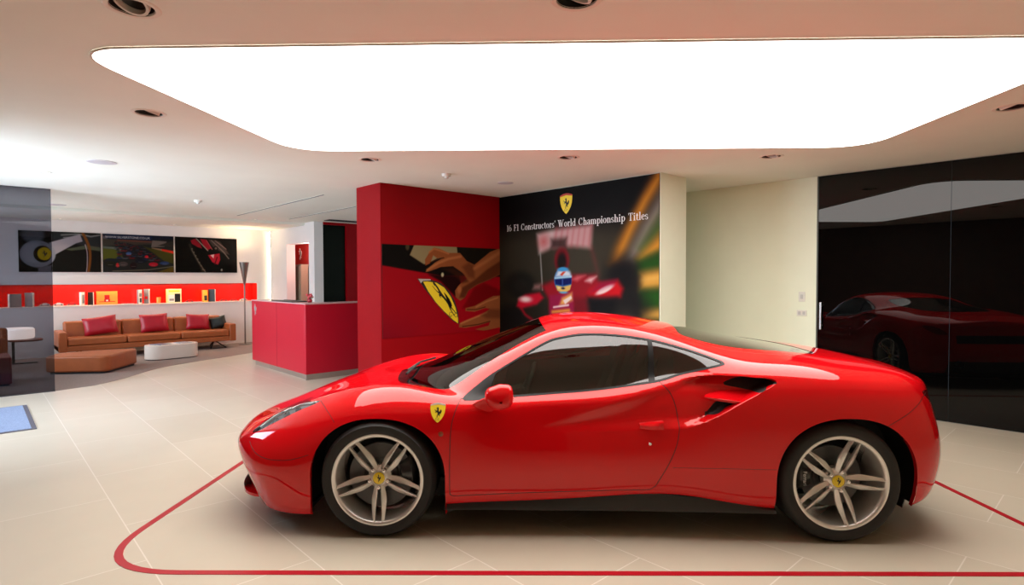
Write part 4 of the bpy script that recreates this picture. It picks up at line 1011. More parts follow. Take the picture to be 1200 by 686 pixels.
for q in (.40, .58): m.tube([(ex_+(q-.5)*.215+.012*math.cos(a_), -.0146, 2.487+(.17-.5)*.275+.013*math.sin(a_)) for a_ in np.linspace(.6, 5.6, 9)], .002, 4)
m.build('shield_letters', BLACK_INK, b_)

# ---- the badge-fitting picture on the red wall
PW, PH = 1.985, 1.20
c = Canvas(PW, PH, 260, 160, (150, 8, 22))
q = lambda x, y: (x*PW, y*PH)
def Q(x, y): return ((x-32)/(805-32)*7.25/(8.68-(x-32)/(805-32)*1.43)*PW, (1-(y-(32+(x-32)*.048))/((680-(x-32)*.085)-(32+(x-32)*.048)))*PH)      # from the look of the picture to its true proportions
c.grad(lambda X, Y: .5*sst((.45-X/PW)/.5)*sst((.5-Y/PH)/.6), (96, 6, 30))
c.poly([Q(20, 20), Q(20, 175), Q(320, 230), Q(430, 250), Q(640, 250), Q(830, 260), Q(830, 10)], (12, 9, 7), .02)
c.poly([Q(245, 38), Q(525, 50), Q(530, 100), Q(470, 110), Q(310, 172), Q(215, 108)], (140, 128, 92), .02)
c.poly([Q(525, 30), Q(830, 30), Q(830, 90), Q(640, 170), Q(540, 110)], (22, 18, 10), .03)
c.ell(*Q(200, 50), .03, .05, (70, 60, 40), .02)
c.poly([Q(340, 240), Q(540, 250), Q(560, 330), Q(520, 400), Q(420, 290)], (30, 5, 6), .05)
c.poly([Q(640, 330), Q(700, 300), Q(810, 350), Q(810, 400), Q(640, 470), Q(560, 470)], (112, 4, 10), .06)
SK1, SK2, SK3 = (140, 78, 42), (88, 42, 20), (178, 110, 64)
# upper hand and forearm
c.poly([Q(810, 60), Q(740, 90), Q(640, 175), Q(590, 150), Q(545, 95), Q(470, 95), Q(420, 70), Q(375, 58), Q(345, 90), Q(315, 140), Q(318, 180), Q(350, 165), Q(370, 110), Q(395, 130), Q(440, 125), Q(380, 160), Q(330, 205), Q(318, 225), Q(350, 218), Q(420, 190), Q(500, 185), Q(560, 230), Q(590, 270), Q(540, 310), Q(512, 350), Q(515, 395), Q(545, 420), Q(575, 400), Q(600, 350), Q(660, 310), Q(740, 275), Q(810, 240)], SK1, .012)
c.poly([Q(810, 150), Q(720, 210), Q(640, 280), Q(560, 330), Q(540, 400), Q(575, 400), Q(600, 350), Q(660, 310), Q(740, 275), Q(810, 240)], SK2, .05)
c.poly([Q(420, 200), Q(500, 195), Q(570, 240), Q(600, 290), Q(560, 300), Q(500, 240)], (60, 26, 12), .06, a=.7); c.poly([Q(640, 180), Q(600, 160), Q(560, 190), Q(600, 260), Q(640, 270)], (84, 40, 20), .08, a=.6)
c.line([Q(345, 90), Q(375, 66), Q(420, 80), Q(470, 100)], .02, SK3, .03); c.line([Q(330, 210), Q(400, 165), Q(470, 135), Q(550, 120)], .03, SK3, .04); c.line([Q(810, 90), Q(720, 150), Q(640, 200)], .05, SK3, .06, a=.7)
c.line([Q(350, 160), Q(395, 135), Q(440, 128)], .012, (60, 28, 12), .012); c.ell(*Q(540, 345), .035, .05, SK3, .04, a=.7)
# lower hand
c.poly([Q(810, 385), Q(760, 388), Q(700, 420), Q(640, 455), Q(580, 470), Q(580, 490), Q(640, 495), Q(710, 470), Q(740, 475), Q(680, 520), Q(590, 550), Q(540, 575), Q(535, 600), Q(580, 605), Q(660, 590), Q(740, 565), Q(730, 590), Q(640, 615), Q(700, 625), Q(810, 600)], SK1, .012)
c.line([Q(590, 480), Q(650, 480), Q(710, 462)], .012, (70, 32, 14), .012); c.line([Q(560, 595), Q(660, 582), Q(740, 560)], .014, (70, 32, 14), .014); c.line([Q(790, 400), Q(720, 425), Q(650, 462)], .02, SK3, .03); c.line([Q(550, 575), Q(640, 535), Q(720, 500)], .025, SK3, .03)
c.poly([Q(810, 480), Q(740, 475), Q(680, 520), Q(720, 540), Q(810, 540)], (86, 42, 22), .07, a=.6)
c.ell(*Q(430, 243), .022, .03, (200, 190, 150), .02)
t = empty('badge_picture'); rm(t, 3.785+PW/2, 6.48, .745); tag(t, 'wide print on the red wall of hands pressing a yellow shield badge onto red metal', 'picture')
c.build('picture_print', PRINT, t, .010, gain=.9)
def QP(pts): return [(Q(x, y)[0]-PW/2, Q(x, y)[1]) for x, y in pts]
def flat(name, pts, m_, par, y): 
    m = MB(); a_ = sum(pts[i-1][0]*pts[i][1]-pts[i][0]*pts[i-1][1] for i in range(len(pts)))
    pts = pts if a_ > 0 else pts[::-1]
    m.prism([(p[0], p[1]) for p in pts], -y, -y+.0008, 'y'); return m.build(name, m_, par)
shp = [(262, 268), (300, 270), (355, 275), (420, 300), (470, 350), (510, 420), (532, 500), (536, 580), (500, 560), (440, 500), (380, 430), (320, 350)]
flat('printed_badge_edge', QP(shp), mat('print_dark', (.02, .012, .01), .4), t, .0112)
flat('printed_badge_field', QP([(302, 290), (330, 288), (390, 297), (440, 330), (485, 395), (515, 470), (530, 540), (530, 574), (500, 552), (440, 492), (385, 430), (335, 355)]), mat('print_yellow', srgb(232, 206, 40), .4), t, .012)
flat('printed_badge_top', QP([(270, 270), (350, 272), (352, 281), (300, 284), (288, 300)]), mat('print_grey', (.45, .42, .38), .4), t, .0124)
def bh(p):                                                                # the printed horse leans with the badge
    x, y = p; bx, by = 440, 405; d = (x-.5)*190; e = (.5-y)*285
    return (bx+d*.55+e*.52, by+d*.30+e*.86)
flat('printed_badge_horse', QP([bh(p) for p in HORSE]), BLACK_INK, t, .0128)
m = MB()
for (x, y) in ((482, 512), (516, 516)): m.tube([(Q(x+9*math.cos(a_), y+16*math.sin(a_))[0]-PW/2, -.0128, Q(x+9*math.cos(a_), y+16*math.sin(a_))[1]) for a_ in np.linspace(.4, 5.6, 10)], .0035, 5)
m.build('printed_badge_letters', BLACK_INK, t)

# ---- three pictures over the lounge sofa
LW, LH = 1.275, .785
def lounge_pic(c, u0, name, label, gain=.62):
    t = empty(name); rm(t, u0+LW/2, 14.3, 1.648); tag(t, label, 'picture', 'pictures on the lounge wall'); c.build('picture_print', GLOSSPRINT, t, .02, gain=gain); return t
c = Canvas(LW, LH, 170, 104, (16, 15, 9)); q = lambda x, y: ((x-155)/(950-155)*LW, (1-(y-85)/(468-85))*LH)
c.poly([q(470, 85), q(950, 110), q(950, 240), q(700, 200), q(470, 180)], (40, 42, 44), .05); c.ell(*q(290, 125), .18, .16, (70, 74, 80), .02); c.ell(*q(290, 125), .15, .13, (104, 108, 112), .02)
for a_ in range(8): c.line([(q(290, 125)[0]+.11*math.cos(a_*.7), q(290, 125)[1]+.1*math.sin(a_*.7)), (q(290, 125)[0]+.14*math.cos(a_*.7), q(290, 125)[1]+.125*math.sin(a_*.7))], .008, (30, 30, 34), .008)
c.line([q(560, 115), q(720, 100), q(850, 120), q(950, 100)], .03, (130, 130, 128), .03); c.line([q(580, 140), q(690, 130)], .02, (150, 150, 150), .03)
c.poly([q(590, 250), q(800, 205), q(950, 225), q(950, 262), q(800, 245), q(650, 262)], (84, 88, 66), .03)
c.poly([q(440, 190), q(740, 100), q(765, 170), q(700, 190), q(500, 300), q(440, 330)], (168, 160, 168), .02)
c.ell(*q(330, 300), .27, .26, (150, 150, 158), .03); c.ell(*q(300, 290), .18, .19, (170, 170, 176), .06)
c.poly([q(330, 430), q(460, 400), q(450, 470), q(330, 470)], (120, 118, 124), .03)
c.ell(*q(375, 300), .135, .16, (36, 30, 8), .02); c.ell(*q(392, 297), .105, .125, (206, 176, 20), .015)
c.line([q(765, 85), q(805, 160), q(835, 250), q(835, 360), q(815, 475)], .045, (132, 74, 22), .025, smooth=6); c.line([q(790, 200), q(808, 280), q(806, 400), q(795, 475)], .014, (190, 170, 176), .012, smooth=6)
t = lounge_pic(c, .645, 'steering_wheel_picture', 'picture of a steering wheel with a yellow hub, half behind the smoked glass')
flat('printed_horse', [(q(392, 297)[0]-LW/2+(p[0]-.5)*.10, q(392, 297)[1]+(p[1]-.5)*.13) for p in HORSE], BLACK_INK, t, .0212)
c = Canvas(LW, LH, 170, 104, (34, 36, 34)); q = lambda x, y: ((x-68)/(1105-68)*LW, (1-(y-70)/(606-70))*LH)
c.poly([q(60, 60), q(1110, 60), q(1110, 110), q(780, 140), q(60, 140)], (20, 28, 46), .02); c.poly([q(130, 70), q(780, 80), q(770, 145), q(130, 135)], (22, 34, 66), .01); c.poly([q(60, 100), q(135, 105), q(140, 215), q(60, 215)], (92, 88, 98), .02)
c.poly([q(60, 140), q(780, 150), q(780, 200), q(60, 240)], (62, 58, 48), .04); c.line([q(280, 155), q(760, 165)], .03, (110, 60, 50), .04); c.poly([q(780, 140), q(1000, 150), q(960, 230), q(760, 240)], (116, 104, 96), .02); c.poly([q(860, 215), q(1110, 230), q(1110, 130)], (48, 44, 38), .03)
c.poly([q(770, 245), q(920, 262), q(1110, 300), q(1110, 330), q(920, 295), q(770, 262)], (150, 116, 84), .02); c.poly([q(920, 260), q(1110, 290), q(1110, 335), q(920, 295)], (196, 44, 26), .015)
c.poly([q(640, 230), q(1110, 330), q(1110, 480), q(960, 440), q(800, 330)], (66, 64, 22), .03); c.poly([q(60, 270), q(300, 290), q(350, 400), q(60, 440)], (78, 82, 22), .03); c.line([q(60, 258), q(240, 270), q(330, 300)], .045, (96, 104, 92), .03, smooth=5)
c.poly([q(850, 600), q(1110, 510), q(1110, 610), q(850, 610)], (92, 74, 24), .03); c.line([q(200, 590), q(700, 570), q(1100, 515)], .014, (120, 110, 90), .015)
rnd = random.Random(5)
for (y0, n, s_) in ((180, 11, .018), (205, 11, .020), (230, 11, .022), (258, 10, .026), (288, 10, .029), (320, 9, .032), (355, 8, .037), (395, 7, .045)):
    for k in range(n):
        x = 250+(y0-170)*.2+k*(420+(y0-180)*1.0)/n+rnd.uniform(-14, 14); cc = rnd.choice([(24, 32, 56), (110, 26, 32), (66, 68, 76), (24, 24, 30), (34, 46, 76), (92, 20, 28), (40, 40, 46)])
        xx, yy = x, y0+rnd.uniform(-7, 7)+k*6
        c.ell(*q(xx, yy), s_*1.15, s_*.5, cc, .016); c.ell(*q(xx, yy-10*s_/.03), s_*.7, s_*.35, (20, 20, 24), .014, a=.8); c.ell(*q(xx, yy+14*s_/.03), s_*1.1, s_*.18, (14, 14, 14), .014, a=.8)
for (x, y, w_, h_, cc) in ((180, 445, .12, .05, (24, 32, 38)), (170, 490, .11, .06, (30, 32, 20)), (270, 505, .03, .045, (176, 36, 40)), (350, 490, .08, .05, (70, 62, 60)), (495, 510, .06, .07, (28, 14, 16)), (600, 445, .10, .045, (18, 24, 36)), (790, 490, .085, .045, (176, 22, 40)), (960, 470, .09, .035, (44, 62, 104)), (430, 340, .05, .03, (54, 80, 130)), (690, 380, .035, .03, (196, 24, 40))): c.ell(*q(x, y), w_, h_, cc, .015); c.line([q(x-30, y+12), q(x+30, y+12)], .008, (150, 146, 140), .012, a=.5)
t = lounge_pic(c, 1.95, 'starting_grid_picture', 'picture of a packed race starting grid with a web address along the top')
text_mesh('WWW.SILVERSTONE.CO.UK', .062, 'printed_web_address', mat('print_white', (.4, .4, .42), .5), t, (-LW/2+.44, -.0208, LH*.918), (rad(90), 0, 0), .0002)
c = Canvas(LW, LH, 170, 104, (12, 11, 7)); q = lambda x, y: ((x-448)/(940-448)*LW, (1-(y-140)/(412-140))*LH)
c.poly([q(565, 165), q(600, 150), q(640, 190), q(655, 225), q(620, 215), q(575, 190)], (150, 20, 36), .02); c.poly([q(640, 150), q(690, 155), q(730, 220), q(700, 235), q(665, 200)], (160, 22, 40), .02); c.line([q(610, 150), q(700, 240)], .02, (170, 150, 140), .02); c.line([q(690, 160), q(735, 230)], .014, (190, 90, 90), .015)
c.poly([q(700, 150), q(800, 165), q(850, 230), q(880, 270), q(830, 260), q(740, 210)], (64, 54, 50), .03); c.line([q(730, 160), q(830, 250), q(870, 300)], .02, (120, 104, 100), .02); c.line([q(760, 160), q(850, 225)], .012, (150, 120, 120), .015); c.ell(*q(765, 220), .05, .05, (24, 18, 16), .02); c.ell(*q(765, 220), .025, .025, (110, 90, 84), .02)
c.poly([q(700, 275), q(795, 260), q(800, 310), q(780, 350), q(735, 330)], (176, 24, 44), .02); c.poly([q(720, 275), q(750, 268), q(745, 300)], (226, 190, 190), .02); c.line([q(775, 290), q(755, 345)], .025, (90, 10, 20), .02)
c.line([q(560, 200), q(585, 260), q(640, 360), q(660, 410)], .06, (46, 40, 32), .04, smooth=5); c.line([q(575, 240), q(625, 330), q(680, 410)], .018, (116, 104, 90), .015)
for k in range(7): c.ell(*q(575+k*14, 230+k*26), .016, .016, (120, 108, 92), .012)
c.ell(*q(810, 390), .02, .03, (150, 146, 140), .01)
lounge_pic(c, 3.255, 'engine_picture', 'dark picture of a red motor part, nearest the floor lamp')
# ================================================================== THINGS IN THE LOUNGE AND AT THE DESK
LEATHER = mat('tan_leather', srgb(164, 88, 46), .42, spec=.4, noise=(8, .08), bump=(60, .12, .002))
LEGM = mat('sofa_leg_metal', (.05, .045, .04), .4, metal=.7)
def cushion_mesh(w, h, d, puff, n=10, pinch=.0):
    """pillow: w wide (x), h high (z), d thick (y); front and back bulge"""
    m = MB()
    for s in (-1, 1):
        P = np.zeros((n+1, n+1, 3))
        for i in range(n+1):
            for j in range(n+1):
                x, z = i/n*2-1, j/n*2-1; b_ = max(0, (1-x**4)*(1-z**4))**.6
                ex_ = 1-.06*(1-abs(x)**2)*(abs(z)**3); ez_ = 1-.06*(1-abs(z)**2)*(abs(x)**3)
                P[i, j] = (x*w/2*ez_, s*(d/2*b_)*(1+pinch*math.sin(5*x+3*z)), z*h/2*ex_)
        m.grid(P if s == -1 else P[:, ::-1])
    return m
# ---- sofa
sofa = empty('sofa'); rm(sofa, 2.665, 13.36, .0046); tag(sofa, 'long tan leather three-seat sofa with low arms against the lounge wall', 'sofa')
L2 = 1.535
m = MB(); m.box(-L2, L2, .02, .80, .16, .26); m.build('sofa_frame', LEATHER, sofa, bevel=.012)
for s in (-1, 1):
    m = MB(); m.box(s*L2-(.13 if s > 0 else 0), s*L2+(.13 if s < 0 else 0), 0, .80, .155, .525); m.build('armrest', LEATHER, sofa, bevel=.02, segs=3)
sw = (2*L2-.26)/3
for k in range(3):
    x0 = -L2+.13+k*sw
    m = MB(); m.box(x0+.006, x0+sw-.006, .015, .62, .265, .40); m.build('seat_cushion', LEATHER, sofa, bevel=.03, segs=3)
    m = MB(); m.box(x0+.004, x0+sw-.004, .58, .80, .30, .685); m.xform(lambda p: (p[0], p[1]+(p[2]-.30)*.14-.03, p[2])); m.build('back_cushion', LEATHER, sofa, bevel=.04, segs=3)
for x in (-1.2, .0, 1.2):
    m = MB(); m.tube([(x-.15, .10, .0155), (x, .40, .155)], .014, 6); m.tube([(x+.15, .10, .0155), (x, .40, .155)], .014, 6); m.tube([(x, .70, .0155), (x, .40, .155)], .014, 6); m.box(x-.16, x+.16, .09, .11, .004, .014); m.build('leg', LEGM, sofa)
CUSH = mat('red_cushion_leather', srgb(172, 14, 40), .35, spec=.5, noise=(6, .08))
CUSHB = mat('black_cushion_fabric', srgb(22, 28, 26), .6)
def cushion(u, z, w, h, tilt, rz, m_, label, name='cushion', grp='sofa cushions'):
    o = cushion_mesh(w, h, .16, 1, 12, .06).build(name, m_, None, smooth=True, angle=80); o.location = W(u, 13.36+.50, z); o.rotation_euler = (rad(-16), rad(tilt), rad(rz)); tag(o, label, 'cushion', grp); return o
cushion(1.83, .60, .56, .36, -7, -4, CUSH, 'red leather cushion at the left end of the tan sofa')
cushion(2.75, .60, .52, .38, -2, 2, CUSH, 'red leather cushion in the middle of the tan sofa')
cushion(3.57, .58, .46, .34, 3, -3, CUSH, 'creased red leather cushion beside the black cushion')
cushion(3.98, .54, .33, .27, -14, -18, CUSHB, 'small black cushion against the right arm of the tan sofa')
# ---- ottoman
m = MB(); pol = [tuple(p) for p in rounded([(.80, 11.66), (1.55, 11.12), (2.14, 11.98), (1.58, 12.16), (1.0, 12.1)], [.10, .14, .14, .12, .1], 5)]
m.prism(pol, .03, .285); ot = empty('ottoman'); rm(ot, 0, 0); ot.location = W(1.5, 11.7, .0046)
m.xform(lambda p: (p[0]-1.5, p[1]-11.7, p[2])); m.build('ottoman_body', LEATHER, ot, bevel=.03, segs=3)
m = MB(); m.prism([((x-1.5)*.93, (y-11.7)*.93) for x, y in pol], 0, .03); m.build('ottoman_plinth', BLACK_MATT, ot)
tag(ot, 'low angular tan leather ottoman in front of the sofa', 'ottoman')
# ---- coffee table with magazines
def stadium(w, d, n=12):
    r = d/2; return [(w/2-r+r*math.cos(rad(a_)), r*math.sin(rad(a_))) for a_ in np.linspace(-90, 90, n)]+[(-w/2+r+r*math.cos(rad(a_)), r*math.sin(rad(a_))) for a_ in np.linspace(90, 270, n)]
ct = empty('coffee_table'); rm(ct, 2.76, 12.50, .0046, .08); tag(ct, 'low white oval coffee table in front of the tan sofa', 'coffee table')
CT = mat('table_white', srgb(226, 212, 200), .35)
m = MB(); m.prism(stadium(.90, .46), .012, .27); m.build('table_body', CT, ct, bevel=.008)
m = MB(); m.prism(stadium(.86, .42), 0, .012); m.build('table_plinth', BLACK_MATT, ct)
def magazine(u, v, z, w, d, rz, cover, label, name='magazine', th=.012, grp='magazines on the coffee table'):
    t = empty(name); rm(t, u, v, z, rz); tag(t, label, 'magazine', grp)
    m = MB(); m.box(-w/2, w/2, -d/2, d/2, .001, th-.001); m.build('pages', mat('paper', (.7, .68, .65), .7), t)
    m = MB(); m.box(-w/2, w/2+.002, -d/2-.001, d/2+.001, th-.001, th); m.box(-w/2, w/2+.002, -d/2-.001, d/2+.001, 0, .001); m.box(-w/2-.001, -w/2, -d/2, d/2, 0, th); m.build('cover', cover, t)
    return t
magazine(2.57, 12.48, .275, .22, .28, .5, mat('cover_blue_grey', (.28, .30, .38), .2), 'grey magazine lying nearer the ottoman on the oval table')
magazine(2.95, 12.50, .275, .21, .28, .2, mat('cover_pale', (.62, .62, .66), .2), 'pale magazine lying on the oval table\'s far half')
# ---- floor lamp
fl = empty('floor_lamp'); rm(fl, 4.55, 13.86, .0046); tag(fl, 'slim metal floor lamp with a tall cone shade at the sofa\'s end', 'floor lamp')
LM = mat('lamp_pewter', (.22, .19, .17), .35, metal=.9)
m = MB(); m.lathe([(0, .022), (.12, .018), (.14, .008), (.142, 0)], 32); m.build('base', LM, fl, smooth=True)
m = MB(); m.lathe([(.016, .018), (.016, 1.40)], 14); m.build('pole', LM, fl, smooth=True)
m = MB(); m.lathe([(.018, 1.38), (.030, 1.42), (.105, 1.88), (.100, 1.88), (.028, 1.44)], 28); m.build('lamp_shade', LM, fl, smooth=True)
m = MB(); m.lathe([(0, 1.62), (.03, 1.62), (.034, 1.58), (.02, 1.52)], 16); m.build('bulb', GLOW, fl, smooth=True)
spot('lamp_uplight', W(4.55, 13.86, 1.80), 55, (1, .74, .46), 2.4, 1.0, (PI, 0, 0), .06)
# ---- things on the lit shelf
PAPER = mat('book_pages', (.72, .68, .6), .7)
def book(u, v, w, h, d, rz, cols, label, cat='book', z=.981, pattern=None):
    """an upright book, front cover towards -y; cols = cover, spine"""
    t = empty('book'); rm(t, u, v, z, rz); tag(t, label, cat, 'books on the lit red shelf')
    m = MB(); m.box(-w/2+.003, w/2-.003, -d/2+.002, d/2-.002, .003, h-.003); m.build('pages', PAPER, t)
    m = MB(); m.box(-w/2, w/2, -d/2, -d/2+.002, 0, h); m.box(-w/2, w/2, d/2-.002, d/2, 0, h); m.build('cover', cols[0], t)
    m = MB(); m.box(-w/2-.001, -w/2+.002, -d/2, d/2, 0, h); m.build('spine', cols[1], t)
    for i, (x0, x1, z0, z1, cm) in enumerate(pattern or []):
        m = MB(); m.box(-w/2+x0*w, -w/2+x1*w, -d/2-.0012-.0003*i, -d/2, z0*h, z1*h); m.build('cover_print', cm, t)
    return t
cv = lambda n, *c_: mat('cover_'+n, srgb(*c_), .35)
c_white, c_orange, c_black, c_yellow, c_grey, c_red = cv('white', 225, 222, 215), cv('orange', 245, 150, 60), cv('black', 16, 14, 14), cv('yellow', 240, 190, 60), cv('grey', 130, 128, 130), cv('red', 190, 20, 24)
book(.58, 14.40, .20, .25, .05, .5, (c_grey, c_white), 'grey upright book standing behind the smoked glass'); book(.80, 14.46, .17, .27, .04, -.9, (c_grey, c_grey), 'tall grey book angled beside another, seen through the smoked glass')
book(1.61, 14.42, .13, .265, .03, 1.0, (c_white, c_white), 'slim white book standing open-angled left of the orange book', pattern=[(.3, .9, .15, .8, c_grey)])
book(1.76, 14.46, .12, .265, .03, -.9, (c_black, c_yellow), 'slim dark book propped against the white one left of the orange book')
book(2.03, 14.46, .36, .275, .03, 0, (c_orange, c_orange), 'wide orange book with a dark red car shape on its cover', pattern=[(.12, .88, .20, .25, c_red), (.36, .64, .20, .42, c_red), (.38, .62, .42, .72, c_red), (.45, .55, .26, .36, c_white)])
book(2.60, 14.42, .14, .30, .03, .9, (c_white, c_grey), 'white book standing open-angled right of the orange book', pattern=[(.2, .9, .5, .75, c_grey), (.3, .8, .1, .4, c_black)])
book(2.74, 14.46, .13, .31, .03, -1.0, (c_grey, c_white), 'grey book leaning behind the white one, left of the candle', pattern=[(.2, .8, .3, .5, c_red)])
book(3.25, 14.46, .30, .305, .03, .05, (mat('cover_cream', srgb(236, 216, 160), .4), c_yellow), 'cream book with black and white cover picture facing out', pattern=[(.14, .62, .06, .58, c_white), (.55, .92, .05, .66, c_black), (.16, .9, .78, .92, c_yellow), (.2, .5, .15, .3, c_grey)])
book(3.87, 14.42, .13, .27, .04, .6, (c_yellow, c_orange), 'yellow book with a dark picture, standing beside a black book', pattern=[(.15, .85, .12, .55, c_black)])
book(4.03, 14.46, .14, .29, .05, -.6, (c_black, c_black), 'black upright book beside the yellow one')
magazine(3.70, 14.36, .981, .17, .12, 0, c_white, 'pale flat magazine lying left of the yellow book on the shelf', grp='flat magazines on the shelf'); magazine(2.38, 14.37, .981, .20, .14, .1, c_white, 'pale flat magazine lying right of the orange book on the shelf', grp='flat magazines on the shelf')
cg = mat('model_case_clear', (.5, .12, .08), .1, coat=1); base_w = mat('case_base', (.6, .52, .42), .5)
def model_case(u, col, label):
    t = empty('model_car'); rm(t, u, 14.42, .981); tag(t, label, 'model car', 'model cars on the shelf')
    m = MB(); m.box(-.088, .088, -.045, .045, 0, .012); m.build('display_base', base_w, t)
    m = MB(); pr = [(-.078, .018), (-.075, .034), (-.04, .044), (-.018, .062), (.026, .064), (.05, .047), (.078, .045), (.080, .020)]
    m.prism(pr, -.036, .036, 'y'); m.build('model_body', col, t, bevel=.004)
    for x in (-.048, .05):
        for s in (-1, 1): m = MB(); m.lathe([(0, s*.037), (.012, s*.037), (.0135, s*.030), (.0135, s*.02)], 14, 'y', (x, 0, .0265)); m.build('model_wheel', BLACK_MATT, t, smooth=True)
cr = mat('model_red', srgb(200, 24, 22), .2, coat=1); cw = mat('model_grey', (.5, .48, .46), .25, coat=1)
for (u, col, lb) in ((1.02, cw, 'small model car on the shelf behind the smoked glass, leftmost of three'), (1.23, cw, 'small model car on the shelf at the smoked glass\'s edge'), (1.44, cr, 'small red model car on the shelf beside the smoked glass'), (3.55, cr, 'small red model car on the shelf beside the cream book'),
                     (4.26, cr, 'small red model car right of the black book, first of three'), (4.48, cr, 'small red model car, middle one left of the floor lamp'), (4.70, cw, 'small grey model car on the shelf behind the floor lamp')): model_case(u, col, lb)
t = empty('candle_lantern'); rm(t, 2.95, 14.42, .981); tag(t, 'small glowing orange candle glass on the red shelf', 'candle')
m = MB(); m.lathe([(0, .004), (.036, .004), (.038, .0), (.042, .13), (.039, .13), (.035, .01)], 20); m.build('glass_cup', mat('amber_glass', srgb(250, 150, 60), .2, coat=.5), t, smooth=True)
m = MB(); m.lathe([(0, .08), (.030, .08), (.032, .01)], 16); m.build('wax', mat('wax_glow', (1, .6, .25), .5, emit=(1, .55, .2), emit_s=1.5), t, smooth=True)
# ---- behind the smoked glass: side table with a drum lamp, armchair, red cube with a bottle
st = empty('side_table'); rm(st, .62, 13.55, .0046); tag(st, 'round brown side table on one leg behind the smoked glass', 'side table')
TB = mat('side_table_brown', srgb(110, 52, 34), .35)
m = MB(); m.lathe([(0, .40), (.24, .40), (.25, .41), (.25, .42), (.24, .43), (0, .43)], 36); m.xform(lambda p: (p[0]+.06, p[1], p[2])); m.build('table_top', TB, st, smooth=True)
m = MB(); m.box(-.13, -.09, -.02, .02, .015, .40); m.build('leg', LEGM, st); m = MB(); m.box(-.13, .22, -.10, .10, 0, .015); m.build('base', LEGM, st, bevel=.004)
dlm = empty('drum_lamp'); rm(dlm, .55, 13.55, .435); tag(dlm, 'glowing white drum lamp on the round side table behind the smoked glass', 'table lamp')
m = MB(); m.lathe([(.0, .20), (.24, .205), (.262, .18), (.265, .05), (.25, .02), (.20, .012), (0, .012)], 36); m.build('lamp_shade', mat('drum_glow', (.9, .85, .8), .6, emit=(1, .80, .62), emit_s=1.6), dlm, smooth=True)
m = MB(); m.lathe([(0, .012), (.12, .012), (.12, 0), (0, 0)], 24); m.build('base', LEGM, dlm)
ac = empty('armchair'); rm(ac, -.05, 12.6, .0046, -.4); tag(ac, 'brown leather armchair seen dimly through the smoked glass at the picture\'s edge', 'armchair')
m = MB(); m.box(-.36, .36, -.36, .36, .14, .30); m.build('seat_frame', LEATHER, ac, bevel=.02)
m = MB(); m.box(-.27, .27, -.37, .25, .30, .42); m.build('seat_cushion', LEATHER, ac, bevel=.03)
m = MB(); m.box(-.36, .36, .25, .38, .28, .70); m.build('backrest', LEATHER, ac, bevel=.04)
for s in (-1, 1): m = MB(); m.box(s*.36-(.09 if s > 0 else 0), s*.36+(.09 if s < 0 else 0), -.36, .30, .29, .54); m.build('armrest', LEATHER, ac, bevel=.025)
for sx in (-1, 1):
    for sy in (-1, 1): m = MB(); m.box(sx*.31-.02, sx*.31+.02, sy*.31-.02, sy*.31+.02, 0, .14); m.build('leg', LEGM, ac)
cb = empty('cube_stool'); rm(cb, .06, 11.15, .0046); tag(cb, 'dark red cube stool behind the smoked glass at the picture\'s left edge', 'stool')
m = MB(); m.box(-.33, .33, -.33, .33, .02, .40); m.build('stool_body', mat('dark_red_leather', srgb(120, 26, 30), .4), cb, bevel=.02); m = MB(); m.box(-.30, .30, -.30, .30, 0, .02); m.build('stool_plinth', BLACK_MATT, cb)
vs_ = empty('bottle'); rm(vs_, -.02, 11.22, .406); tag(vs_, 'dark green bottle standing on the dark red cube stool', 'bottle')
m = MB(); m.lathe([(0, 0), (.042, .0), (.045, .01), (.045, .17), (.03, .21), (.016, .235), (.015, .28), (0, .28)], 20); m.build('bottle_body', mat('bottle_green', (.01, .03, .015), .15, coat=1), vs_, smooth=True); m = MB(); m.lathe([(.0165, .27), (.0165, .30), (0, .30)], 14); m.build('bottle_cap', BLACK_MATT, vs_, smooth=True)

# ---- reception desk
rd = empty('reception_desk'); rm(rd, 3.59, 8.34); tag(rd, 'red reception desk on a steel plinth with a silver horse emblem', 'reception desk')
DR = mat('desk_red_laminate', srgb(182, 14, 40), .4, spec=.35)
m = MB(); m.box(0, .05, .05, 2.24, .085, 1.125); m.box(0, 1.35, 0, .05, .085, 1.125); m.box(.05, .30, .05, 2.24, 1.05, 1.125); m.box(.05, 1.35, .05, .30, 1.05, 1.125)
m.build('desk_front', DR, rd, bevel=.006)
m = MB(); m.box(-.002, .0005, 1.105, 1.109, .085, 1.125); m.build('panel_joint', mat('joint_dark_red', (.16, .006, .015), .5), rd)
m = MB(); m.prism([(-.004, -.004), (1.36, -.004), (1.36, .34), (.34, .34), (.34, 2.25), (-.004, 2.25)], 1.125, 1.14); m.build('counter_top', mat('counter_pale', srgb(200, 160, 160), .3), rd)
m = MB(); m.box(.04, .08, .05, 2.20, 0, .085); m.box(.04, 1.33, .03, .08, 0, .085); m.build('plinth', STEEL, rd)
m = MB(); m.box(.012, .05, .012, .05, .0, .095); m.build('corner_foot', STEEL, rd)
emblem(HORSE, .125, .20, lambda u, v, t_: (-.001-t_, 2.06-u, .975+v), .008).build('desk_horse', mat('emblem_chrome', (.75, .75, .76), .25, metal=.6), rd)
m = MB(); m.prism([(.9, .9), (1.0, .9), (1.0, 2.1), (.9, 2.1)], .70, .74); m.box(.35, .9, .4, 2.1, .70, .74); m.build('work_surface', DR, rd)
t = empty('desk_pad'); rm(t, 3.72, 9.35, 1.1405); tag(t, 'thin dark pad lying on the reception desk counter', 'desk pad'); m = MB(); m.box(-.09, .16, -.42, .42, 0, .012); m.build('pad', mat('pad_black', (.02, .018, .018), .4), t, bevel=.003); m = MB(); m.box(.11, .15, -.4, .4, .012, .018); m.build('pad_edge', LEGM, t)
fv = empty('flower_posy'); rm(fv, 3.84, 8.75, 1.1405); tag(fv, 'small posy of pinkish red flowers on the reception desk', 'flowers')
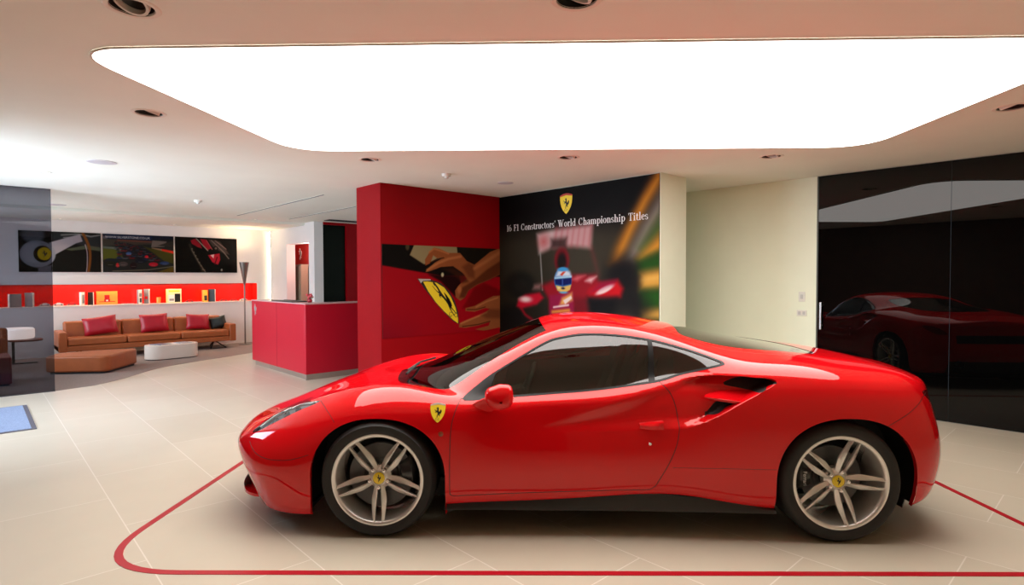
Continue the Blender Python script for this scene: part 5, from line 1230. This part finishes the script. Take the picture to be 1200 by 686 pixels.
m = MB(); m.lathe([(0, .0), (.03, 0), (.04, .02), (.032, .05), (.036, .055)], 18); m.build('vase', mat('vase_red', srgb(150, 20, 36), .3), fv, smooth=True)
rnd = random.Random(3); m = MB()
for k in range(16):
    x, y, z = rnd.gauss(0, .026), rnd.gauss(0, .026), .085+rnd.uniform(-.02, .045); m.lathe([(0, -.014), (.012, -.010), (.017, 0), (.012, .010), (.004, .006), (0, .010)], 10, 'z', (x, y, z))
m.build('blooms', mat('bloom_pink', srgb(214, 84, 90), .6), fv, smooth=True); m = MB()
for k in range(8): m.tube([(0, 0, .03), (rnd.gauss(0, .02), rnd.gauss(0, .02), .08)], .003, 5)
m.build('stems', mat('stem_green', (.03, .08, .02), .6), fv)
# ---- display cabinet and emblem in the red room behind the doorway
dc = empty('display_cabinet'); rm(dc, 5.60, 13.62, 0, -PI/2); tag(dc, 'glass display cabinet below the white horse in the red doorway room', 'cabinet')
CABM = mat('cabinet_grey', srgb(168, 150, 128), .5)
m = MB(); m.box(-.4, .4, 0, .19, 0, .08); m.box(-.4, .4, 0, .19, 1.80, 1.84); m.box(-.4, .4, .17, .19, .08, 1.80); m.box(-.4, -.38, 0, .19, .08, 1.8); m.box(.38, .4, 0, .19, .08, 1.8); m.build('cabinet_body', CABM, dc)
for s in (-1, 1):
    m = MB(); m.box(*((-.38, -.004) if s < 0 else (.004, .38)), -.012, -.004, .09, 1.795); d_ = m.build('cabinet_door', mat('cabinet_pane', srgb(150, 134, 114), .15, spec=.6), dc)
    m = MB(); m.box(s*.03-.006, s*.03+.006, -.03, -.014, .95, 1.10); m.build('door_handle', STEEL, d_)
for z in (.5, .92, 1.36): m = MB(); m.box(-.38, .38, .01, .17, z, z+.012); m.build('shelf', mat('shelf_glass_grey', (.2, .19, .17), .2), dc)
m = emblem(HORSE, .20, .27, lambda u, v, t_: (u, -t_, v), .012); o = m.build('horse_emblem', mat('emblem_white', (.85, .8, .78), .4)); rm(o, 5.799, 13.72, 2.10, -PI/2); tag(o, 'white rearing horse emblem on the red wall through the doorway', 'emblem')
pl_ = bpy.data.lights.new('display_fill', 'POINT'); pl_.energy = 24; pl_.color = (1, .84, .72); pl_.shadow_soft_size = .05
o = bpy.data.objects.new('display_fill', pl_); COL.objects.link(o); o.location = W(5.58, 12.4, 2.2)  # added point light without a fitting, brightens the red room and cabinet front

# ---- glowing strip in the corner beside the doorway
t = empty('light_strip'); rm(t, 5.292, 14.255, .02); tag(t, 'tall glowing light strip in the corner between lounge wall and red doorway', 'light strip')
m = MB(); m.box(-.012, .006, -.014, .014, 0, 2.62); m.build('strip_channel', WHITE_P, t); m = MB(); m.box(-.016, -.0115, -.011, .011, .01, 2.61); m.build('strip_diffuser', mat('strip_glow', (1, .9, .7), .5, emit=(1, .86, .60), emit_s=14), t)
cam = bpy.data.objects.new('camera', bpy.data.cameras.new('camera')); COL.objects.link(cam)
cam.data.sensor_width = 36; cam.data.lens = 680/1200*36; cam.data.clip_start = .05
cam.location = (0, 0, 1.515)
from mathutils import Matrix
pitch = math.atan(17.3/680); roll = .0025
cam.rotation_euler = (Matrix.Rotation(-PHI, 3, 'Z') @ Matrix.Rotation(PI/2-pitch, 3, 'X') @ Matrix.Rotation(-roll, 3, 'Z')).to_euler()
SC.camera = cam
SC.view_settings.view_transform = 'Standard'; SC.view_settings.look = 'None'
